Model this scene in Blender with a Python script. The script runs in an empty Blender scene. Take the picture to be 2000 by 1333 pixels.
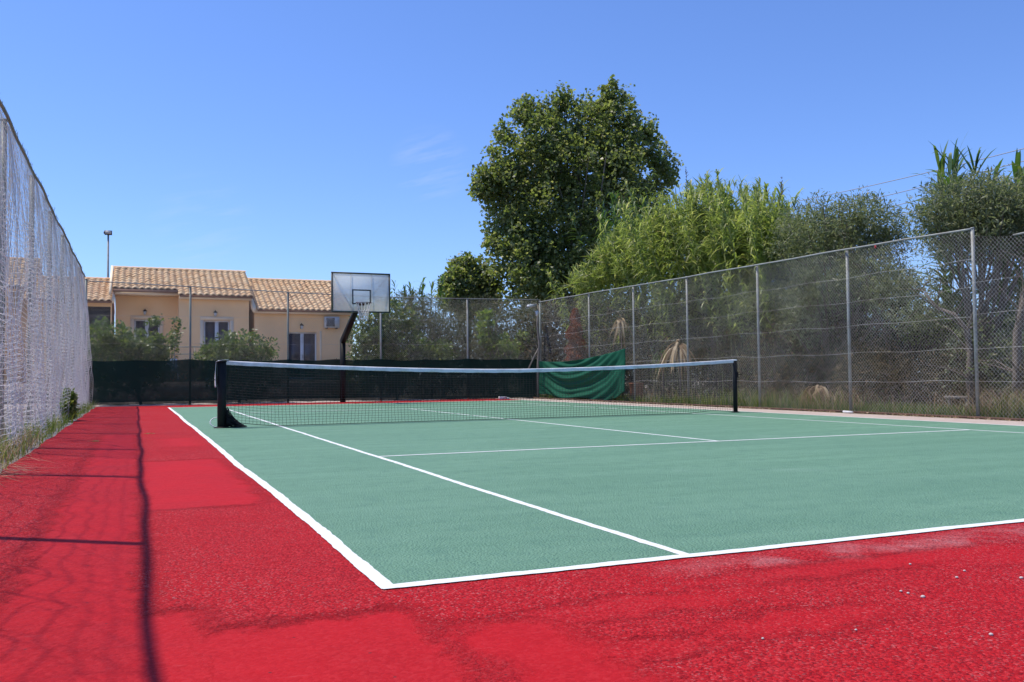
import bpy, math, random
import numpy as np
from mathutils import Vector, Matrix

# ---------------------------------------------------------------- camera
sc = bpy.context.scene
col = sc.collection
CAM = np.array([-0.85534, -3.28197, 0.79088])
YAW, PIT, ROL, FPX = 0.400096, 0.0395320, -0.00985023, 1740.518
_r0 = np.array([math.cos(YAW), -math.sin(YAW), 0.0])
FW = np.array([math.sin(YAW)*math.cos(PIT), math.cos(YAW)*math.cos(PIT), math.sin(PIT)])
_u0 = np.cross(_r0, FW)
RT = _r0*math.cos(ROL) + _u0*math.sin(ROL)
UP = -_r0*math.sin(ROL) + _u0*math.cos(ROL)
cam_d = bpy.data.cameras.new('camera')
cam = bpy.data.objects.new('camera', cam_d)
col.objects.link(cam)
cam_d.sensor_width = 36.0
cam_d.lens = 36.0*FPX/2000.0
cam_d.clip_start = 0.05
cam_d.clip_end = 3000.0
M = Matrix.Identity(4)
for i in range(3):
    M[i][0], M[i][1], M[i][2], M[i][3] = RT[i], UP[i], -FW[i], CAM[i]
cam.matrix_world = M
sc.camera = cam

# ---------------------------------------------------------------- sky, sun, exposure
TO_SUN = Vector((-1.48, 1.12, 3.9)).normalized()
world = bpy.data.worlds.new('World')
sc.world = world
world.use_nodes = True
wn = world.node_tree
wn.nodes.clear()
w_out = wn.nodes.new('ShaderNodeOutputWorld')
w_bg = wn.nodes.new('ShaderNodeBackground')
w_sky = wn.nodes.new('ShaderNodeTexSky')
w_sky.sky_type = 'NISHITA'
w_sky.sun_disc = False
w_sky.sun_elevation = math.asin(TO_SUN.z)
w_sky.sun_rotation = math.atan2(TO_SUN.x, TO_SUN.y)
w_sky.altitude = 0
w_sky.air_density = 1.0
w_sky.dust_density = 0.35
w_sky.ozone_density = 3.0
w_bg.inputs['Strength'].default_value = 0.13
w_tint = wn.nodes.new('ShaderNodeMix')          # camera white balance of a deep blue summer sky
w_tint.data_type = 'RGBA'; w_tint.blend_type = 'MULTIPLY'; w_tint.inputs[0].default_value = 1.0
w_tint.inputs[7].default_value = (0.73, 0.90, 1.31, 1)
wn.links.new(w_sky.outputs['Color'], w_tint.inputs[6])
# thin cirrus wisps in the sky
w_tc = wn.nodes.new('ShaderNodeTexCoord')
w_map = wn.nodes.new('ShaderNodeCombineXYZ')
for k_, (vec_, sc_k) in enumerate((((0.880, -0.360, 0.310), 9.0), ((-0.225, 0.115, 0.968), 62.0))):
    w_d = wn.nodes.new('ShaderNodeVectorMath'); w_d.operation = 'DOT_PRODUCT'
    w_d.inputs[1].default_value = tuple(v*sc_k for v in vec_)
    wn.links.new(w_tc.outputs['Generated'], w_d.inputs[0])
    wn.links.new(w_d.outputs['Value'], w_map.inputs[k_])
w_noise = wn.nodes.new('ShaderNodeTexNoise')
w_noise.inputs['Scale'].default_value = 1.2
w_noise.inputs['Detail'].default_value = 6
w_noise.inputs['Roughness'].default_value = 0.6
w_ramp = wn.nodes.new('ShaderNodeValToRGB')
w_ramp.color_ramp.elements[0].position = 0.46
w_ramp.color_ramp.elements[0].color = (0, 0, 0, 1)
w_ramp.color_ramp.elements[1].position = 0.75
w_ramp.color_ramp.elements[1].color = (0.5, 0.5, 0.5, 1)
w_fac = None
for (dx_, dy_, dz_, near, amp) in ((0.2965, 0.9265, 0.2316, 0.9992, 0.5), (0.0636, 0.9845, 0.1635, 0.9985, 0.28)):
    w_dot = wn.nodes.new('ShaderNodeVectorMath'); w_dot.operation = 'DOT_PRODUCT'
    v_ = Vector((dx_, dy_, dz_)).normalized()
    w_dot.inputs[1].default_value = v_
    wn.links.new(w_tc.outputs['Generated'], w_dot.inputs[0])
    w_mr = wn.nodes.new('ShaderNodeMapRange'); w_mr.interpolation_type = 'SMOOTHSTEP'
    w_mr.inputs['From Min'].default_value = near-0.0004; w_mr.inputs['From Max'].default_value = 1.0
    w_mr.inputs['To Max'].default_value = amp
    wn.links.new(w_dot.outputs['Value'], w_mr.inputs['Value'])
    if w_fac is None: w_fac = w_mr.outputs['Result']
    else:
        w_ad = wn.nodes.new('ShaderNodeMath'); w_ad.operation = 'ADD'
        wn.links.new(w_fac, w_ad.inputs[0]); wn.links.new(w_mr.outputs['Result'], w_ad.inputs[1]); w_fac = w_ad.outputs[0]
w_mul = wn.nodes.new('ShaderNodeMath'); w_mul.operation = 'MULTIPLY'
w_mix = wn.nodes.new('ShaderNodeMix')
w_mix.data_type = 'RGBA'
w_mix.inputs[7].default_value = (5.2, 5.6, 6.4, 1)
wn.links.new(w_map.outputs['Vector'], w_noise.inputs['Vector'])
wn.links.new(w_noise.outputs['Fac'], w_ramp.inputs['Fac'])
wn.links.new(w_ramp.outputs['Color'], w_mul.inputs[0]); wn.links.new(w_fac, w_mul.inputs[1])
wn.links.new(w_mul.outputs[0], w_mix.inputs[0])
wn.links.new(w_tint.outputs[2], w_mix.inputs[6])
wn.links.new(w_mix.outputs[2], w_bg.inputs['Color'])
wn.links.new(w_bg.outputs['Background'], w_out.inputs['Surface'])

sun_d = bpy.data.lights.new('sun', 'SUN')
sun_d.energy = 4.0
sun_d.angle = math.radians(0.53)
sun_d.color = (1.0, 0.93, 0.80)
sun = bpy.data.objects.new('sun', sun_d)
col.objects.link(sun)
sun.rotation_euler = (-TO_SUN).to_track_quat('-Z', 'Y').to_euler()
sun.location = (-20, 15, 50)

sc.view_settings.view_transform = 'Standard'
sc.view_settings.look = 'None'
sc.view_settings.gamma = 1.0
sc.view_settings.use_curve_mapping = False
sc.view_settings.exposure = 0.18
sc.render.engine = 'CYCLES'
sc.cycles.max_bounces = 6
sc.cycles.transparent_max_bounces = 16

# ---------------------------------------------------------------- helpers: pixels of the photograph -> places
def ray(px, py):
    return FW*FPX + RT*(px-1000.0) - UP*(py-666.5)
def atX(px, py, X):
    d = ray(px, py); return CAM + d*((X-CAM[0])/d[0])
def atY(px, py, Y):
    d = ray(px, py); return CAM + d*((Y-CAM[1])/d[1])
def atZ(px, py, Z=0.0):
    d = ray(px, py); return CAM + d*((Z-CAM[2])/d[2])

# ---------------------------------------------------------------- helpers: objects
def tag(o, label=None, cat=None, group=None, kind=None):
    if label: o['label'] = label
    if cat: o['category'] = cat
    if group: o['group'] = group
    if kind: o['kind'] = kind
    return o
def empty(name, loc, label, cat, group=None):
    o = bpy.data.objects.new(name, None)
    o.empty_display_size = 0.2
    col.objects.link(o)
    o.location = [float(v) for v in loc]
    return tag(o, label, cat, group)
def put(name, me, mat, parent=None):
    o = bpy.data.objects.new(name, me)
    col.objects.link(o)
    if mat is not None and len(me.materials) == 0:
        me.materials.append(mat)
    if parent is not None:
        o.parent = parent
        base = Vector((0, 0, 0)); p = parent
        while p is not None:
            base += Vector(p.location); p = p.parent
        o.location = -base
    return o
def mesh_np(name, verts, quads=None, tris=None, smooth=False):
    """verts (n,3); quads (m,4); tris (k,3)"""
    verts = np.asarray(verts, np.float32).reshape(-1, 3)
    me = bpy.data.meshes.new(name)
    loops = []; starts = []; n = 0
    nq = 0 if quads is None else len(quads)
    nt = 0 if tris is None else len(tris)
    arr = []
    if nq: arr.append(np.asarray(quads, np.int32).ravel())
    if nt: arr.append(np.asarray(tris, np.int32).ravel())
    loops = np.concatenate(arr)
    starts = np.concatenate([np.arange(nq)*4, nq*4+np.arange(nt)*3]).astype(np.int32)
    me.vertices.add(len(verts)); me.vertices.foreach_set('co', verts.ravel())
    me.loops.add(len(loops)); me.loops.foreach_set('vertex_index', loops)
    me.polygons.add(nq+nt); me.polygons.foreach_set('loop_start', starts)
    if smooth:
        me.polygons.foreach_set('use_smooth', np.ones(nq+nt, bool))
    me.update(calc_edges=True)
    me.validate()
    return me

class MB:
    """collects shapes into one mesh"""
    def __init__(s): s.v = []; s.q = []; s.t = []; s.n = 0
    def add(s, v, q=None, t=None):
        v = np.asarray(v, float).reshape(-1, 3)
        if q is not None and len(q): s.q.append(np.asarray(q, int).reshape(-1, 4)+s.n)
        if t is not None and len(t): s.t.append(np.asarray(t, int).reshape(-1, 3)+s.n)
        s.v.append(v); s.n += len(v)
        return s
    def box(s, x0, x1, y0, y1, z0, z1):
        v = [(x, y, z) for z in (z0, z1) for y in (y0, y1) for x in (x0, x1)]
        return s.add(v, [(0,2,3,1),(4,5,7,6),(0,1,5,4),(2,6,7,3),(0,4,6,2),(1,3,7,5)])
    def hexa(s, v8):
        return s.add(v8, [(0,2,3,1),(4,5,7,6),(0,1,5,4),(2,6,7,3),(0,4,6,2),(1,3,7,5)])
    def quad(s, a, b, c, d): return s.add([a, b, c, d], [(0,1,2,3)])
    def tube(s, pts, rad, n=8, cap=True):
        pts = np.asarray(pts, float); m = len(pts)
        rad = np.broadcast_to(np.asarray(rad, float), (m,))
        tan = np.gradient(pts, axis=0)
        tan /= np.linalg.norm(tan, axis=1)[:, None]+1e-12
        ref = np.array([0, 0, 1.0]) if abs(tan[0][2]) < 0.9 else np.array([1.0, 0, 0])
        V = []
        for i in range(m):
            a = np.cross(tan[i], ref); a /= np.linalg.norm(a)+1e-12
            b = np.cross(tan[i], a); ref = np.cross(a, tan[i])
            for k in range(n):
                w = 2*math.pi*k/n
                V.append(pts[i]+rad[i]*(math.cos(w)*a+math.sin(w)*b))
        Q = [(i*n+k, i*n+(k+1) % n, (i+1)*n+(k+1) % n, (i+1)*n+k) for i in range(m-1) for k in range(n)]
        T = []
        if cap:
            V += [pts[0], pts[-1]]
            c0, c1 = m*n, m*n+1
            T = [(c0, (k+1) % n, k) for k in range(n)]+[(c1, (m-1)*n+k, (m-1)*n+(k+1) % n) for k in range(n)]
        return s.add(V, Q, T)
    def grid(s, P):
        """P (a,b,3)"""
        P = np.asarray(P, float); a, b = P.shape[:2]
        i = np.arange(a-1)[:, None]*b+np.arange(b-1)[None, :]
        i = i.ravel()
        return s.add(P.reshape(-1, 3), np.stack([i, i+1, i+b+1, i+b], 1))
    def mesh(s, name, smooth=False):
        v = np.concatenate(s.v)
        return mesh_np(name, v, np.concatenate(s.q) if s.q else None, np.concatenate(s.t) if s.t else None, smooth)
    def build(s, name, mat, parent=None, smooth=False):
        return put(name, s.mesh(name, smooth), mat, parent)

def seg_tubes(A, B, r):
    """many independent 3-sided wires: A,B (n,3) -> verts, quads"""
    A = np.asarray(A, float); B = np.asarray(B, float)
    d = B-A; d /= np.linalg.norm(d, axis=1)[:, None]+1e-12
    ref = np.where(np.abs(d[:, 2:3]) > 0.9, [[1.0, 0, 0]], [[0, 0, 1.0]])
    a = np.cross(d, ref); a /= np.linalg.norm(a, axis=1)[:, None]+1e-12
    b = np.cross(d, a)
    r = np.broadcast_to(np.asarray(r, float), (len(A),))[:, None]
    V = []
    for P in (A, B):
        for k in range(3):
            w = 2*math.pi*k/3+0.5
            V.append(P+r*(math.cos(w)*a+math.sin(w)*b))
    V = np.stack(V, 1).reshape(-1, 3)
    base = (np.arange(len(A))*6)[:, None, None]
    Q = np.array([[0, 1, 4, 3], [1, 2, 5, 4], [2, 0, 3, 5]])[None]+base
    return V, Q.reshape(-1, 4)

def noise1(x, seed, k=6, f0=0.35):
    """smooth 1-D noise by summed sines"""
    g = np.random.default_rng(seed); out = 0.0
    for i in range(k):
        f = f0*1.75**i
        out = out+np.sin(x*f*2*math.pi+g.uniform(0, 6.28))*g.uniform(.6, 1)/(1.5**i)
    return out/2.2

# ---------------------------------------------------------------- materials
MATS = {}
class NT:
    def __init__(s, name):
        m = bpy.data.materials.new(name); m.use_nodes = True
        s.m = m; s.t = m.node_tree; s.t.nodes.clear()
        s.out = s.t.nodes.new('ShaderNodeOutputMaterial')
        MATS[name] = m
    def n(s, kind, **kw):
        nd = s.t.nodes.new('ShaderNode'+kind)
        for k, v in kw.items():
            if k in nd.inputs: s.set(nd.inputs[k], v)
            else: setattr(nd, k, v)
        return nd
    def set(s, inp, v):
        if hasattr(v, 'is_output') or isinstance(v, bpy.types.NodeSocket): s.t.links.new(v, inp)
        else:
            if isinstance(v, (tuple, list)) and len(v) == 3 and inp.type == 'RGBA': v = (*v, 1)
            inp.default_value = v
    def math(s, op, a, b=0.0, c=None, clamp=False):
        nd = s.t.nodes.new('ShaderNodeMath'); nd.operation = op; nd.use_clamp = clamp
        s.set(nd.inputs[0], a); s.set(nd.inputs[1], b)
        if c is not None: s.set(nd.inputs[2], c)
        return nd.outputs[0]
    def mix(s, f, a, b, blend='MIX'):
        nd = s.t.nodes.new('ShaderNodeMix'); nd.data_type = 'RGBA'; nd.blend_type = blend
        s.set(nd.inputs[0], f); s.set(nd.inputs[6], a); s.set(nd.inputs[7], b)
        return nd.outputs[2]
    def noise(s, vec, scale, detail=4, rough=.55, dist=0.0):
        nd = s.n('TexNoise', Scale=scale, Detail=detail, Roughness=rough, Distortion=dist)
        if vec is not None: s.t.links.new(vec, nd.inputs['Vector'])
        return nd.outputs['Fac']
    def ramp(s, f, stops, interp='LINEAR'):
        nd = s.t.nodes.new('ShaderNodeValToRGB'); cr = nd.color_ramp; cr.interpolation = interp
        while len(cr.elements) < len(stops): cr.elements.new(0.5)
        for e, (p, c) in zip(cr.elements, stops):
            e.position = p
            e.color = (c, c, c, 1) if not isinstance(c, (tuple, list)) else (*c, 1)
        s.t.links.new(f, nd.inputs['Fac'])
        return nd.outputs['Color']
    def sstep(s, v, a, b):
        nd = s.t.nodes.new('ShaderNodeMapRange'); nd.interpolation_type = 'SMOOTHSTEP'
        s.set(nd.inputs['Value'], v); nd.inputs['From Min'].default_value = a; nd.inputs['From Max'].default_value = b
        return nd.outputs['Result']
    def bump(s, h, strength, dist, normal=None):
        nd = s.n('Bump', Strength=strength, Distance=dist)
        s.t.links.new(h, nd.inputs['Height'])
        if normal is not None: s.t.links.new(normal, nd.inputs['Normal'])
        return nd.outputs['Normal']
    def pos(s): return s.n('NewGeometry').outputs['Position']
    def done(s, shader): s.t.links.new(shader, s.out.inputs['Surface']); return s.m

def simple(name, c, rough=.6, var=.15, scale=6.0, bump=0.0, bscale=80.0, metal=0.0, spec=.5, dirt=None, dscale=2.0, stretch=None):
    t = NT(name)
    p = t.n('TexCoord').outputs['Object'] if stretch is None else t.n('Mapping', Vector=t.n('TexCoord').outputs['Object'], Scale=stretch).outputs[0]
    f = t.noise(p, scale, 5, .6)
    cc = t.mix(f, tuple(max(0, v*(1-var)) for v in c), tuple(min(1, v*(1+var)) for v in c))
    if dirt is not None:
        df = t.ramp(t.noise(p, dscale, 6, .65), [(.46, 0.0), (.68, 1.0)])
        cc = t.mix(df, cc, dirt)
    b = t.n('BsdfPrincipled', Roughness=rough, Metallic=metal)
    b.inputs['Specular IOR Level'].default_value = spec
    t.set(b.inputs['Base Color'], cc)
    if bump > 0:
        t.set(b.inputs['Normal'], t.bump(t.noise(p, bscale, 4, .6), bump, .01))
    return t.done(b.outputs[0])

def leafmat(name, stops, rough=.5, trans=.3, tint=(1.3, 1.5, .5), spec=.4):
    t = NT(name)
    rnd = t.n('NewGeometry').outputs['Random Per Island']
    c = t.ramp(rnd, stops)
    b = t.n('BsdfPrincipled', Roughness=rough)
    b.inputs['Specular IOR Level'].default_value = spec
    t.set(b.inputs['Base Color'], c)
    tr = t.n('BsdfTranslucent')
    t.set(tr.inputs['Color'], t.mix(1.0, c, tint, 'MULTIPLY'))
    m = t.n('MixShader'); m.inputs[0].default_value = trans
    t.t.links.new(b.outputs[0], m.inputs[1]); t.t.links.new(tr.outputs[0], m.inputs[2])
    return t.done(m.outputs[0])

# --- painted asphalt
def court_red():
    t = NT('red court paint'); p = t.pos()
    sep = t.n('SeparateXYZ', Vector=p); X0, Y0 = sep.outputs[0], sep.outputs[1]
    w1 = t.math('MULTIPLY_ADD', t.noise(p, 5.0, 7, .75), .36, -.18)
    w2 = t.math('MULTIPLY_ADD', t.noise(p, 5.7, 7, .75), .40, -.20)
    X = t.math('ADD', X0, w1); Y = t.math('ADD', Y0, w2)
    def box(x0, x1, y0, y1, e=.09):
        a = t.math('MULTIPLY', t.sstep(X, x0-e, x0+e), t.math('SUBTRACT', 1.0, t.sstep(X, x1-e, x1+e)))
        b = t.math('MULTIPLY', t.sstep(Y, y0-e, y0+e), t.math('SUBTRACT', 1.0, t.sstep(Y, y1-e, y1+e)))
        return t.math('MULTIPLY', a, b)
    ms = [box(-1.31, -.80, -.4, 11.0), box(-.84, -.06, 2.55, 6.1), box(-3, -.62, -6, .02), box(-.75, .02, -6, -.28), box(.0, .42, -6, -.55, .12),
          box(-.6, -.1, 8.0, 9.6, .2)]
    # trowelled ovals and streaks in front of the baseline
    for (cx, cy, rx, ry) in ((1.12, -.98, .26, .10), (.72, -.60, .40, .10), (2.0, -.42, .7, .09), (2.9, -.55, .5, .12), (.35, -1.02, .3, .07), (4.2, -.7, .8, .2)):
        dx = t.math('DIVIDE', t.math('SUBTRACT', X, cx), rx); dy = t.math('DIVIDE', t.math('SUBTRACT', Y, cy), ry)
        d = t.math('ADD', t.math('MULTIPLY', dx, dx), t.math('MULTIPLY', dy, dy))
        ms.append(t.math('MULTIPLY', t.math('SUBTRACT', 1.0, t.sstep(d, .0, 3.6)), .55))
    sm = ms[0]
    for m in ms[1:]: sm = t.math('MAXIMUM', sm, m)
    # grit colour
    grit = t.n('TexVoronoi', Scale=78.0); t.t.links.new(p, grit.inputs['Vector'])
    g2 = t.noise(p, 120.0, 3, .7); big = t.noise(p, 1.3, 5, .6); mid = t.noise(p, 9.0, 5, .65)
    stone = t.n('SeparateXYZ', Vector=grit.outputs['Color']).outputs[0]
    rough_c = t.ramp(t.math('ADD', t.math('MULTIPLY', g2, .6), t.math('MULTIPLY', stone, .4)), [(.22, (.31, .005, .009)), (.50, (.49, .010, .015)), (.80, (.60, .042, .048))])
    smooth_c = t.ramp(mid, [(.3, (.33, .005, .009)), (.7, (.39, .008, .013))])
    c = t.mix(t.math('MULTIPLY', sm, .62), rough_c, smooth_c)
    c = t.mix(t.math('MULTIPLY', t.ramp(big, [(.40, 0.0), (.66, 1.0)]), .45), c, (.50, .007, .012))
    dark = t.ramp(t.noise(p, .8, 6, .7), [(.30, 1.0), (.45, 0.0)])
    c = t.mix(t.math('MULTIPLY', dark, .30), c, (.30, .018, .030))
    # pale dust blown against the baseline, pale scuffs
    dy = t.math('ABSOLUTE', t.math('ADD', Y0, t.math('MULTIPLY_ADD', t.noise(p, 2.2, 3), .22, .06)))
    dm = t.math('MULTIPLY', t.math('SUBTRACT', 1.0, t.sstep(dy, 0.02, .20)), t.ramp(t.noise(p, 2.6, 5, .7), [(.42, 0.0), (.66, 1.0)]))
    dm = t.math('MULTIPLY', dm, t.sstep(X0, .9, 1.8))
    c = t.mix(t.math('MULTIPLY', dm, .55), c, (.55, .33, .33))
    mp = t.n('Mapping', Vector=p, Scale=(1.6, 14.0, 1.0), Rotation=(0, 0, .3))
    sc_ = t.ramp(t.noise(mp.outputs[0], 2.6, 6, .7), [(.62, 0.0), (.74, 1.0)])
    c = t.mix(t.math('MULTIPLY', sc_, .28), c, (.56, .16, .17))
    # worn away specks
    sp = t.n('TexVoronoi', Scale=9.0); t.t.links.new(p, sp.inputs['Vector'])
    spm = t.math('SUBTRACT', 1.0, t.sstep(sp.outputs['Distance'], .03, .06))
    c = t.mix(t.math('MULTIPLY', spm, .8), c, (.10, .02, .025))
    ro = t.math('SUBTRACT', 1.0, sm)
    pv = t.n('TexVoronoi', Scale=150.0); t.t.links.new(p, pv.inputs['Vector'])
    pr = t.n('SeparateXYZ', Vector=pv.outputs['Color'])
    c = t.mix(t.math('MULTIPLY', t.math('MULTIPLY', t.math('GREATER_THAN', pr.outputs[0], .84), ro), .62), c, (.15, .007, .012))
    worn = t.ramp(t.noise(p, 1.1, 5, .7), [(.40, 0.05), (.62, 1.0)])
    chip = t.math('MULTIPLY', t.math('MULTIPLY', t.math('GREATER_THAN', pr.outputs[1], .93), ro), worn)
    c = t.mix(t.math('MULTIPLY', chip, .5), c, (.60, .28, .27))
    h = t.math('MULTIPLY', t.math('ADD', t.math('SUBTRACT', 1.0, grit.outputs['Distance']), t.math('MULTIPLY', g2, .8)), t.math('MULTIPLY_ADD', ro, .92, .08))
    h = t.math('ADD', h, t.math('MULTIPLY', t.math('MULTIPLY', pr.outputs[2], ro), .5))
    nrm = t.bump(h, 1.0, .008)
    nrm = t.bump(t.math('ADD', t.math('MULTIPLY', mid, .4), t.math('MULTIPLY', sm, -.6)), .8, .02, nrm)
    b = t.n('BsdfPrincipled', Roughness=.75, Normal=nrm); t.set(b.inputs['Base Color'], c)
    b.inputs['Specular IOR Level'].default_value = .12
    return t.done(b.outputs[0])
def court_green():
    t = NT('green court paint'); p = t.pos()
    g = t.n('TexVoronoi', Scale=85.0); t.t.links.new(p, g.inputs['Vector'])
    g2 = t.noise(p, 130.0, 3, .7); mid = t.noise(p, 6.0, 6, .65)
    mp = t.n('Mapping', Vector=p, Scale=(.45, 2.6, 1.0), Rotation=(0, 0, -.06))
    st = t.noise(mp.outputs[0], 1.1, 6, .62)
    c = t.ramp(g2, [(.30, (.070, .168, .100)), (.5, (.148, .300, .192)), (.72, (.245, .41, .30))])
    c = t.mix(t.math('MULTIPLY', t.ramp(st, [(.40, 0.0), (.62, 1.0)]), .55), c, (.200, .365, .245))
    c = t.mix(t.math('MULTIPLY', t.ramp(mid, [(.32, 1.0), (.50, 0.0)]), .45), c, (.095, .215, .155))
    sc_ = t.ramp(t.noise(p, .55, 7, .72), [(.60, 0.0), (.72, 1.0)])
    c = t.mix(t.math('MULTIPLY', sc_, .38), c, (.33, .46, .39))
    lowf = t.ramp(t.noise(p, .22, 4, .55), [(.35, 1.0), (.60, 0.0)])
    c = t.mix(t.math('MULTIPLY', lowf, .30), c, (.12, .25, .175))
    bm = t.n('TexVoronoi', Scale=1.7); t.t.links.new(p, bm.inputs['Vector'])
    bmk = t.math('MULTIPLY', t.math('SUBTRACT', 1.0, t.sstep(bm.outputs['Distance'], .03, .075)), t.ramp(t.noise(p, 30.0, 4, .7), [(.40, 0.0), (.6, 1.0)]))
    c = t.mix(t.math('MULTIPLY', bmk, .35), c, (.07, .13, .10))
    mp2 = t.n('Mapping', Vector=p, Scale=(.7, 9.0, 1.0), Rotation=(0, 0, .10))
    cr = t.ramp(t.noise(mp2.outputs[0], 1.0, 8, .75), [(.70, 0.0), (.76, 1.0)])
    c = t.mix(t.math('MULTIPLY', cr, .35), c, (.06, .13, .11))
    h = t.math('ADD', t.math('SUBTRACT', 1.0, g.outputs['Distance']), t.math('MULTIPLY', g2, .8))
    nrm = t.bump(h, 1.0, .009)
    nrm = t.bump(t.noise(p, 2.0, 4, .6), .25, .03, nrm)
    b = t.n('BsdfPrincipled', Roughness=.66, Normal=nrm); t.set(b.inputs['Base Color'], c)
    b.inputs['Specular IOR Level'].default_value = .22
    return t.done(b.outputs[0])
def line_white():
    t = NT('white line paint'); p = t.pos()
    g2 = t.noise(p, 180.0, 3, .7)
    c = t.mix(t.ramp(t.noise(p, 30.0, 5, .7), [(.56, 0.0), (.76, 1.0)]), (.80, .81, .79), (.46, .54, .50))
    b = t.n('BsdfPrincipled', Roughness=.6, Normal=t.bump(g2, .5, .006)); t.set(b.inputs['Base Color'], c)
    return t.done(b.outputs[0])
def ground_mat():
    t = NT('dry soil and grass'); p = t.pos()
    c = t.ramp(t.noise(p, .9, 8, .7), [(.3, (.10, .075, .045)), (.5, (.17, .13, .08)), (.62, (.10, .11, .045)), (.75, (.22, .18, .11))])
    c = t.mix(.5, c, t.ramp(t.noise(p, 22.0, 6, .75), [(.3, (.05, .04, .025)), (.7, (.26, .21, .14))]))
    b = t.n('BsdfPrincipled', Roughness=.9, Normal=t.bump(t.noise(p, 30.0, 6, .7), 1.0, .04)); t.set(b.inputs['Base Color'], c)
    return t.done(b.outputs[0])
def concrete(name, a, bcol, cc):
    t = NT(name); p = t.pos()
    c = t.ramp(t.noise(p, 3.0, 8, .7), [(.3, a), (.55, bcol), (.75, cc)])
    c = t.mix(.35, c, t.ramp(t.noise(p, 60.0, 5, .7), [(.3, a), (.7, cc)]))
    b = t.n('BsdfPrincipled', Roughness=.85, Normal=t.bump(t.noise(p, 40.0, 6, .7), .9, .015)); t.set(b.inputs['Base Color'], c)
    return t.done(b.outputs[0])
def cloth_mat(name, c, see, trans, rough=.75):
    t = NT(name); p = t.n('TexCoord').outputs['Object']
    f = t.noise(p, 1.5, 6, .65)
    cc = t.mix(f, tuple(v*.65 for v in c), tuple(v*1.35 for v in c))
    b = t.n('BsdfPrincipled', Roughness=rough); t.set(b.inputs['Base Color'], cc)
    b.inputs['Specular IOR Level'].default_value = .25
    t.set(b.inputs['Normal'], t.bump(t.noise(p, 260.0, 2), .3, .003))
    tr = t.n('BsdfTranslucent'); t.set(tr.inputs['Color'], cc)
    m1 = t.n('MixShader'); m1.inputs[0].default_value = trans
    t.t.links.new(b.outputs[0], m1.inputs[1]); t.t.links.new(tr.outputs[0], m1.inputs[2])
    tp = t.n('BsdfTransparent'); m2 = t.n('MixShader')
    wear = t.math('MULTIPLY_ADD', t.ramp(t.noise(p, 3.0, 6, .7), [(.45, 0.0), (.75, 1.0)]), see, see*.6)
    t.set(m2.inputs[0], wear)
    t.t.links.new(m1.outputs[0], m2.inputs[1]); t.t.links.new(tp.outputs[0], m2.inputs[2])
    return t.done(m2.outputs[0])
def tile_mat():
    t = NT('clay roof tile')
    oi = t.n('ObjectInfo').outputs['Random']
    p = t.n('TexCoord').outputs['Object']; w = t.pos()
    c = t.ramp(oi, [(0.0, (.74, .39, .16)), (.35, (.84, .49, .22)), (.7, (.90, .60, .32)), (1.0, (.78, .42, .19))])
    c = t.mix(t.math('MULTIPLY', t.noise(w, 9.0, 6, .7), .5), c, (.95, .74, .47))
    c = t.mix(t.ramp(t.noise(w, 5.0, 6, .7), [(.58, 0.0), (.75, .5)]), c, (.30, .17, .11))
    b = t.n('BsdfPrincipled', Roughness=.8, Normal=t.bump(t.noise(w, 40.0, 4), .4, .01)); t.set(b.inputs['Base Color'], c)
    return t.done(b.outputs[0])
def stucco(name, c):
    t = NT(name); p = t.pos()
    cc = t.ramp(t.noise(p, .8, 7, .65), [(.3, tuple(v*.90 for v in c)), (.7, tuple(min(1, v*1.06) for v in c))])
    mp = t.n('Mapping', Vector=p, Scale=(5.0, 5.0, .35))
    st = t.ramp(t.noise(mp.outputs[0], 1.0, 6, .7), [(.58, 0.0), (.80, 1.0)])
    cc = t.mix(t.math('MULTIPLY', st, .25), cc, tuple(v*.62 for v in c))
    b = t.n('BsdfPrincipled', Roughness=.9, Normal=t.bump(t.noise(p, 70.0, 4, .7), .5, .01)); t.set(b.inputs['Base Color'], cc)
    return t.done(b.outputs[0])
def glass_dark():
    t = NT('dark window glass'); p = t.pos()
    b = t.n('BsdfPrincipled', Roughness=.06); t.set(b.inputs['Base Color'], t.mix(t.noise(p, 1.2, 4), (.018, .02, .03), (.05, .055, .075)))
    t.set(b.inputs['Normal'], t.bump(t.noise(p, 2.0, 2), .08, .02))
    return t.done(b.outputs[0])
def acrylic():
    t = NT('scratched acrylic'); p = t.pos()
    f = t.noise(p, 4.0, 6, .65)
    d = t.n('BsdfDiffuse'); t.set(d.inputs['Color'], t.mix(f, (.66, .71, .70), (.80, .84, .83)))
    tl = t.n('BsdfTranslucent'); t.set(tl.inputs['Color'], (.80, .84, .84))
    m1 = t.n('MixShader'); m1.inputs[0].default_value = .58
    t.t.links.new(d.outputs[0], m1.inputs[1]); t.t.links.new(tl.outputs[0], m1.inputs[2])
    tp = t.n('BsdfTransparent'); g = t.n('BsdfGlossy', Roughness=.15)
    m2 = t.n('MixShader'); t.set(m2.inputs[0], t.math('MULTIPLY_ADD', f, .24, .22))
    t.t.links.new(m1.outputs[0], m2.inputs[1]); t.t.links.new(tp.outputs[0], m2.inputs[2])
    m3 = t.n('MixShader'); m3.inputs[0].default_value = .05
    t.t.links.new(m2.outputs[0], m3.inputs[1]); t.t.links.new(g.outputs[0], m3.inputs[2])
    return t.done(m3.outputs[0])
def bark(name, a, b_):
    t = NT(name); p = t.n('TexCoord').outputs['Object']
    mp = t.n('Mapping', Vector=p, Scale=(12.0, 12.0, 2.5))
    f = t.noise(mp.outputs[0], 1.5, 7, .7)
    c = t.ramp(f, [(.3, a), (.7, b_)])
    b = t.n('BsdfPrincipled', Roughness=.9, Normal=t.bump(f, 1.0, .03)); t.set(b.inputs['Base Color'], c)
    return t.done(b.outputs[0])

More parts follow.
